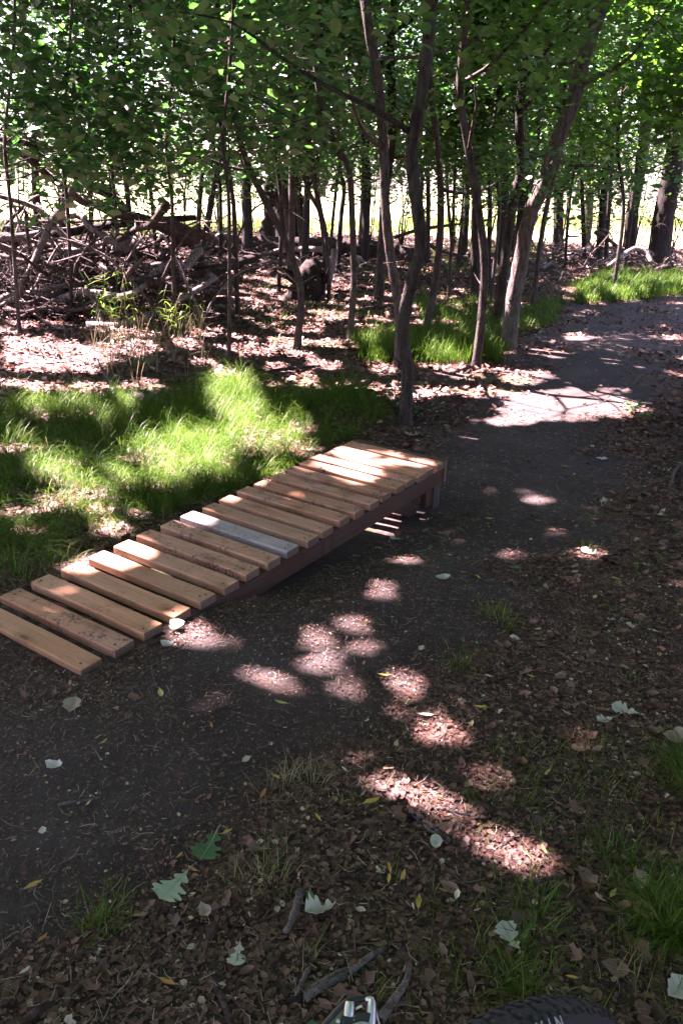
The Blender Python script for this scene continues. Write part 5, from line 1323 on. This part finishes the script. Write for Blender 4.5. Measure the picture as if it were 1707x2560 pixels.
# rotten bark pieces in a heap
bk = gp(985, 1905)
for k, (a, b, L, w_, an, lab) in enumerate([(975, 1895, 0.10, 0.018, -38, 'longest strip of broken bark in the heap below the sun patch'), (1000, 1918, 0.085, 0.014, -42, 'lower strip of broken bark in the heap'), (955, 1885, 0.05, 0.022, 10, 'dark bark chunk at the top of the heap')]):
    p = gp(a, b)
    bm = bmesh.new(); bmesh.ops.create_cube(bm, size=1.0)
    bmesh.ops.subdivide_edges(bm, edges=list(bm.edges), cuts=4, use_grid_fill=True)
    for vv_ in bm.verts:
        c = vv_.co; j_ = 1 + 0.25 * math.sin(c.x * 9 + k) * math.cos(c.y * 7)
        vv_.co = Vector((c.x * L * (1 - abs(c.y) * 0.3), c.y * w_ * j_, c.z * 0.010 * j_ + 0.004 * math.sin(c.y * 8)))
    me = bpy.data.meshes.new('bark_piece'); bm.to_mesh(me); bm.free()
    o = link('bark_piece', me, [BARK_PALE, DEADWOOD, BARK_DK][k], None, (p[0], p[1], p[2] + 0.010), (0.1, 0.1, math.radians(an)))
    tag(o, lab, 'bark')

# ------------------------------------------------------------------ bicycle front end at the bottom edge
RUBBER = plain('tyre_rubber', (0.030, 0.030, 0.036), 0.75, 0.35, 0, 300, 0.3)
ALLOY = plain('brushed_alloy', (0.62, 0.63, 0.64), 0.32, 0.5, 1.0, 60, 0.1)
PLASTIC = plain('black_plastic', (0.02, 0.02, 0.022), 0.4, 0.5)
COVER_REFLECT = plain('shifter_cover', (0.42, 0.50, 0.47), 0.35, 0.5)  # pale green stands for light reflected off the silver cover
PRINT = plain('white_print', (0.40, 0.43, 0.45), 0.6)
FRAME_P = plain('frame_paint', (0.05, 0.06, 0.09), 0.3, 0.5)
bike = thing('bicycle', 'front end of a bicycle at the bottom edge, dark tyre and silver brake lever', 'bicycle', (0.2, 0.55, float(G(0.2, 0.55))))
BO = np.array(bike.location)
tipd = ray(1392, 2355)
tip = np.array([0, 0, CAM_Z]) + tipd * ((CAM_Z - 0.65) / -tipd[2])
vd = tipd
loc_r = np.cross(vd, [0, 0, 1.0]); loc_r /= np.linalg.norm(loc_r); loc_u = np.cross(loc_r, vd)
al = math.radians(70)
maj = math.cos(al) * loc_r + math.sin(al) * loc_u
per_ = -math.sin(al) * loc_r + math.cos(al) * loc_u
be = 0.30
mnr = be * per_ - math.sqrt(1 - be * be) * vd
nrm = np.cross(maj, mnr)
if nrm @ (-vd) < 0: nrm = -nrm
RW, RT = 0.335, 0.027
wc = tip - maj * (RW + RT * 0.6)
def wheel_pt(a, r, off): return wc + (maj * math.cos(a) + mnr * math.sin(a)) * r + nrm * off
V, F = [], []
na, nc = 72, 16
for i_ in range(na):
    a = i_ / na * 2 * math.pi
    for c_ in range(nc):
        t = c_ / nc * 2 * math.pi
        V.append(wheel_pt(a, RW + RT * math.cos(t) * 1.0, RT * math.sin(t)) - BO)
for i_ in range(na):
    for c_ in range(nc):
        F.append((i_ * nc + c_, ((i_ + 1) % na) * nc + c_, ((i_ + 1) % na) * nc + (c_ + 1) % nc, i_ * nc + (c_ + 1) % nc))
wheel = link('wheel', None, None, bike)
tyre = link('tyre', np_mesh('tyre', np.array(V), np.array(F), smooth=True), RUBBER, wheel)
mb = MB()
for i_ in range(150):
    a = i_ / 150 * 2 * math.pi
    for t, w_ in ((-0.8 + 0.12 * (i_ % 2), 0.008), (-0.12, 0.009), (0.30 - 0.08 * (i_ % 2), 0.006), (-0.45, 0.007)):
        if -0.3 < t < 0.1 and i_ % 2: continue
        er = math.cos(a) * maj + math.sin(a) * mnr; et = -math.sin(a) * maj + math.cos(a) * mnr
        c = wheel_pt(a, RW + (RT + 0.0005) * math.cos(t), (RT + 0.0005) * math.sin(t)) - BO
        o_ = er * math.cos(t) + nrm * math.sin(t); s_ = np.cross(et, o_)
        mb.box(c, (0.0075, w_, 0.0016), np.stack([et, s_, o_], 1))
mb.build('tread', RUBBER, wheel)
V, F = [], []
prof = [(0.312, -0.012), (0.306, -0.012), (0.294, 0.0), (0.306, 0.012), (0.312, 0.012)]
for i_ in range(na):
    a = i_ / na * 2 * math.pi
    for r_, o_ in prof: V.append(wheel_pt(a, r_, o_) - BO)
np_ = len(prof)
for i_ in range(na):
    for c_ in range(np_): F.append((i_ * np_ + c_, ((i_ + 1) % na) * np_ + c_, ((i_ + 1) % na) * np_ + (c_ + 1) % np_, i_ * np_ + (c_ + 1) % np_))
link('rim', np_mesh('rim', np.array(V), np.array(F)), ALLOY, wheel)
mb = MB()
mb.tube([wc - BO - nrm * 0.05, wc - BO - nrm * 0.03, wc - BO, wc - BO + nrm * 0.03, wc - BO + nrm * 0.05], [0.012, 0.025, 0.014, 0.025, 0.012], 12, 2)
mb.build('hub', ALLOY, wheel, True)
for i_ in range(32):
    a = i_ / 32 * 2 * math.pi; sd = 1 if i_ % 2 else -1
    p0 = wheel_pt(a + sd * 0.9, 0.022, sd * 0.03) - BO; p1 = wheel_pt(a, 0.296, 0) - BO
    tube('spoke', [p0, p1], [0.001, 0.001], ALLOY, wheel, 4, 0, 0, 1)
# raised sidewall lettering
txt = 'TOVIN'
for k, ch in enumerate(txt):
    cu = bpy.data.curves.new('letter', 'FONT'); cu.body = ch; cu.size = 0.017; cu.extrude = 0.0004; cu.align_x = 'CENTER'
    a = math.radians(36 - k * 2.5)
    er = math.cos(a) * maj + math.sin(a) * mnr; et = -math.sin(a) * maj + math.cos(a) * mnr
    t = 0.62
    o_ = er * math.cos(t) + nrm * math.sin(t); up_ = er * math.sin(t) - nrm * math.cos(t)
    up_ = up_ if up_ @ er > 0 else -up_
    rt_ = np.cross(up_, o_)
    c = wheel_pt(a, RW + (RT + 0.0012) * math.cos(t), (RT + 0.0012) * math.sin(t)) - BO - up_ * 0.005
    tmp = bpy.data.objects.new('tmp', cu); COL.objects.link(tmp); bpy.context.view_layer.update()
    me = bpy.data.meshes.new_from_object(tmp.evaluated_get(bpy.context.evaluated_depsgraph_get()))
    bpy.data.objects.remove(tmp); me.materials.clear()
    L_ = link('letter', me, PRINT, wheel)
    L_.matrix_basis = Matrix(((rt_[0], up_[0], o_[0], c[0]), (rt_[1], up_[1], o_[1], c[1]), (rt_[2], up_[2], o_[2], c[2]), (0, 0, 0, 1)))
# fork legs and crown, steerer, stem
up_w = mnr if mnr[2] > 0 else -mnr
hdg = np.cross([0, 0, 1.0], nrm); hdg = hdg * (1 if hdg[0] > 0 else -1); hdg /= np.linalg.norm(hdg)
ster = np.array([0, 0, 0.95]) - hdg * 0.30; ster /= np.linalg.norm(ster)
crown_p = wc + ster * 0.385
mb = MB()
for sd in (-1, 1):
    mb.tube([wc + nrm * sd * 0.055 - BO, wc + ster * 0.2 + nrm * sd * 0.058 - BO, crown_p + nrm * sd * 0.055 - BO], [0.013, 0.016, 0.017], 10, 3)
mb.tube([crown_p - nrm * 0.07 - BO, crown_p + nrm * 0.07 - BO], [0.02, 0.02], 10, 1)
mb.tube([crown_p - BO, crown_p + ster * 0.10 - BO], [0.019, 0.019], 12, 1)
mb.build('fork', FRAME_P, bike, True)
# lever clamp group, placed where the photograph shows it, and the bar that carries it
lv_d = ray(815, 2345); lv = np.array([0, 0, CAM_Z]) + lv_d * 0.80
lr = np.cross(lv_d, [0, 0, 1.0]); lr /= np.linalg.norm(lr); lu = np.cross(lr, lv_d)
def lp(a, b, c=0.0):   # millimetres in the view-facing frame of the lever: right, up, towards the lens
    return lv + (lr * a + lu * b - lv_d * c) * 0.0009 - BO
LF = np.stack([lr, lu, -lv_d], 1)
stem_top = crown_p + ster * 0.09
bar = link('handlebar', None, None, bike)
mb = MB().tube([lp(90, -120, -12), lp(20, -62, -14), lp(-40, -34, -16), lp(-120, -40, -20)], [0.0111, 0.0111, 0.0111, 0.0111], 12, 3)
mb.tube([lp(90, -120, -12), lp(110, -150, -30), stem_top - BO], [0.0125, 0.0135, 0.0155], 12, 3)
mb.build('bar', PLASTIC, bar, True)
mb = MB().tube([lp(-34, -12, 6), lp(-24, 0, 6), lp(-9, 15, 4), lp(2, 18, 2), lp(13, 20, 0)], [0.0026] * 5, 8, 4); mb.build('cable', PLASTIC, bar, True)
mb = MB().tube([lp(-6.6, 3, 6), lp(-6.5, 5, 6), lp(-6.2, 12, 6), lp(-6.1, 15.5, 6)], [0.0046, 0.0050, 0.0044, 0.0036], 14, 2); mb.build('barrel_adjuster', ALLOY, bar, True)
def lobj(name, me, mat, c):
    o = link(name, me, mat, bar)
    o.matrix_basis = Matrix(((LF[0][0], LF[0][1], LF[0][2], c[0]), (LF[1][0], LF[1][1], LF[1][2], c[1]), (LF[2][0], LF[2][1], LF[2][2], c[2]), (0, 0, 0, 1)))
    return o
bm = bmesh.new(); bmesh.ops.create_cube(bm, size=1.0)
for vv_ in bm.verts:
    c = vv_.co; vv_.co = Vector((c.x * 0.026 + c.y * 0.004, c.y * 0.016 + c.x * 0.004, c.z * 0.012))
bmesh.ops.bevel(bm, geom=list(bm.edges), offset=0.0025, segments=2, profile=0.5, affect='EDGES')
me = bpy.data.meshes.new('shifter_body'); bm.to_mesh(me); bm.free(); lobj('shifter_body', me, PLASTIC, lp(0, -2, 2))
for nm, r_, mt, hh in (('dial', 0.0029, PRINT, 8.4), ('dial_ring', 0.0013, PLASTIC, 8.8), ('dial_centre', 0.0006, PRINT, 9.2)):
    bm = bmesh.new(); bmesh.ops.create_cone(bm, cap_ends=True, segments=24, radius1=r_, radius2=r_, depth=0.0004)
    me = bpy.data.meshes.new(nm); bm.to_mesh(me); bm.free(); lobj(nm, me, mt, lp(-1, 1, hh))
mb = MB().tube([lp(-14, -18, 8), lp(-2, -11, 9), lp(8, -7, 8), lp(14, -9, 6), lp(17, -22, 4)], [0.006, 0.007, 0.007, 0.006, 0.005], 12, 4); mb.build('shifter_cover', COVER_REFLECT, bar, True)
mb = MB().tube([lp(13, -28, 3), lp(14.5, -8, 3), lp(14.7, 6, 3), lp(14.7, 15, 3), lp(13, 18.5, 3), lp(8.5, 18, 3)], [0.0050, 0.0050, 0.0046, 0.0040, 0.0030, 0.0014], 12, 4); mb.build('brake_lever', ALLOY, bar, True)
mb = MB().tube([lp(18.4, 12, 1), lp(21, 5, 1), lp(23, -1, 1), lp(21.5, -6, 1)], [0.0009] * 4, 6, 3); mb.build('lever_wire', ALLOY, bar, True)
mb = MB().tube([lp(0, 9.5, 5), lp(3, 11.5, 5), lp(6, 13, 5)], [0.0013] * 3, 8, 2); mb.build('clamp_bolt', ALLOY, bar, True)
mb = MB().tube([lp(-16, -3, 8), lp(-15.5, 0.5, 8)], [0.0022, 0.0020], 10, 1); mb.build('adjuster_screw', ALLOY, bar, True)
mb = MB().tube([lp(-18, -28, 10), lp(-16, -14, 9), lp(-14, -6, 8)], [0.0065, 0.0055, 0.003], 12, 3); mb.build('shift_paddle', ALLOY, bar, True)

# ------------------------------------------------------------------ shrubs: at the wood's edge, and unseen ones added around the clearing to cut skylight
def shrub(label, x_, y_, h, r, n, seed, group, ls=0.11, z0=0.3, leaf=LEAF):
    q = np.random.default_rng(seed)
    base = np.array([x_, y_, float(G(x_, y_))])
    root = thing('shrub', label, 'shrub', base, group)
    P = []
    for k in range(5):
        a = q.uniform(0, 6.28); e = np.array([math.cos(a) * r * 0.7, math.sin(a) * r * 0.7, h * q.uniform(0.6, 1.0)])
        tube('stem', [np.array([0, 0, -0.05]), e * np.array([0.15, 0.15, 0.25]) + q.normal(0, 0.06, 3), e * np.array([0.45, 0.45, 0.55]) + q.normal(0, 0.12, 3), e], [0.022, 0.018, 0.014, 0.005], BARK_DK, root, 5, 0.05, k, 3)
        for j_ in range(5):
            c = e * q.uniform(0.35, 1.05); c[2] = max(c[2], z0)
            P.append(c + q.normal(0, 1, (n // 25, 3)) * np.array([r * 0.34, r * 0.34, h * 0.12]))
    P = np.vstack(P); P = P[P[:, 2] > z0 * 0.6]
    P = P[~sun_open(P + base)]
    link('crown', leaf_mesh('crown', P, ls * q.uniform(0.6, 1.25, len(P)), T_KITE, 0.6, 0.3, q), leaf, root)
q = np.random.default_rng(88)
for k, uu in enumerate([-40, 60, 150, 240, 330, 420, 500, 575, 850, 925, 1050, 1130, 1215, 1300, 1390, 1470, 1560]):
    y_ = q.uniform(25, 33); x_ = at_y(uu, 480, y_)[0]
    shrub(placed('bushy wood-edge shrub', uu), x_, y_, q.uniform(4.0, 7.0), q.uniform(1.1, 1.8), 1300, 800 + k, 'shrubs at the wood edge', 0.18, 1.1 if k % 3 else 0.5, LEAF_B if uu > 800 else LEAF)
for k, (x_, y_) in enumerate([(3.4, 1.2), (3.7, 3.0), (4.3, 4.9), (5.2, 6.8), (2.4, -1.0), (-3.4, 0.4), (0.4, -2.4)]):
    shrub('unseen leafy shrub added beside the clearing to cut skylight', x_, y_, 3.4, 1.1, 1800, 850 + k, 'unseen shrubs added to darken the clearing', 0.13, 0.2)
for k, (x_, y_) in enumerate([(6.2, 3.0), (6.0, 0.0), (4.6, -3.0), (2.4, -4.6), (-0.2, -5.0), (-2.8, -4.4), (-5.2, -2.6), (-6.4, 0.6), (-5.6, 3.2), (7.4, 6.2), (8.6, 9.2)]):
    shrub('tall leafy shrub of the unseen ring added to block skylight', x_, y_, 5.2, 1.7, 2600, 870 + k, 'unseen thicket added to block skylight', 0.19, 0.2)
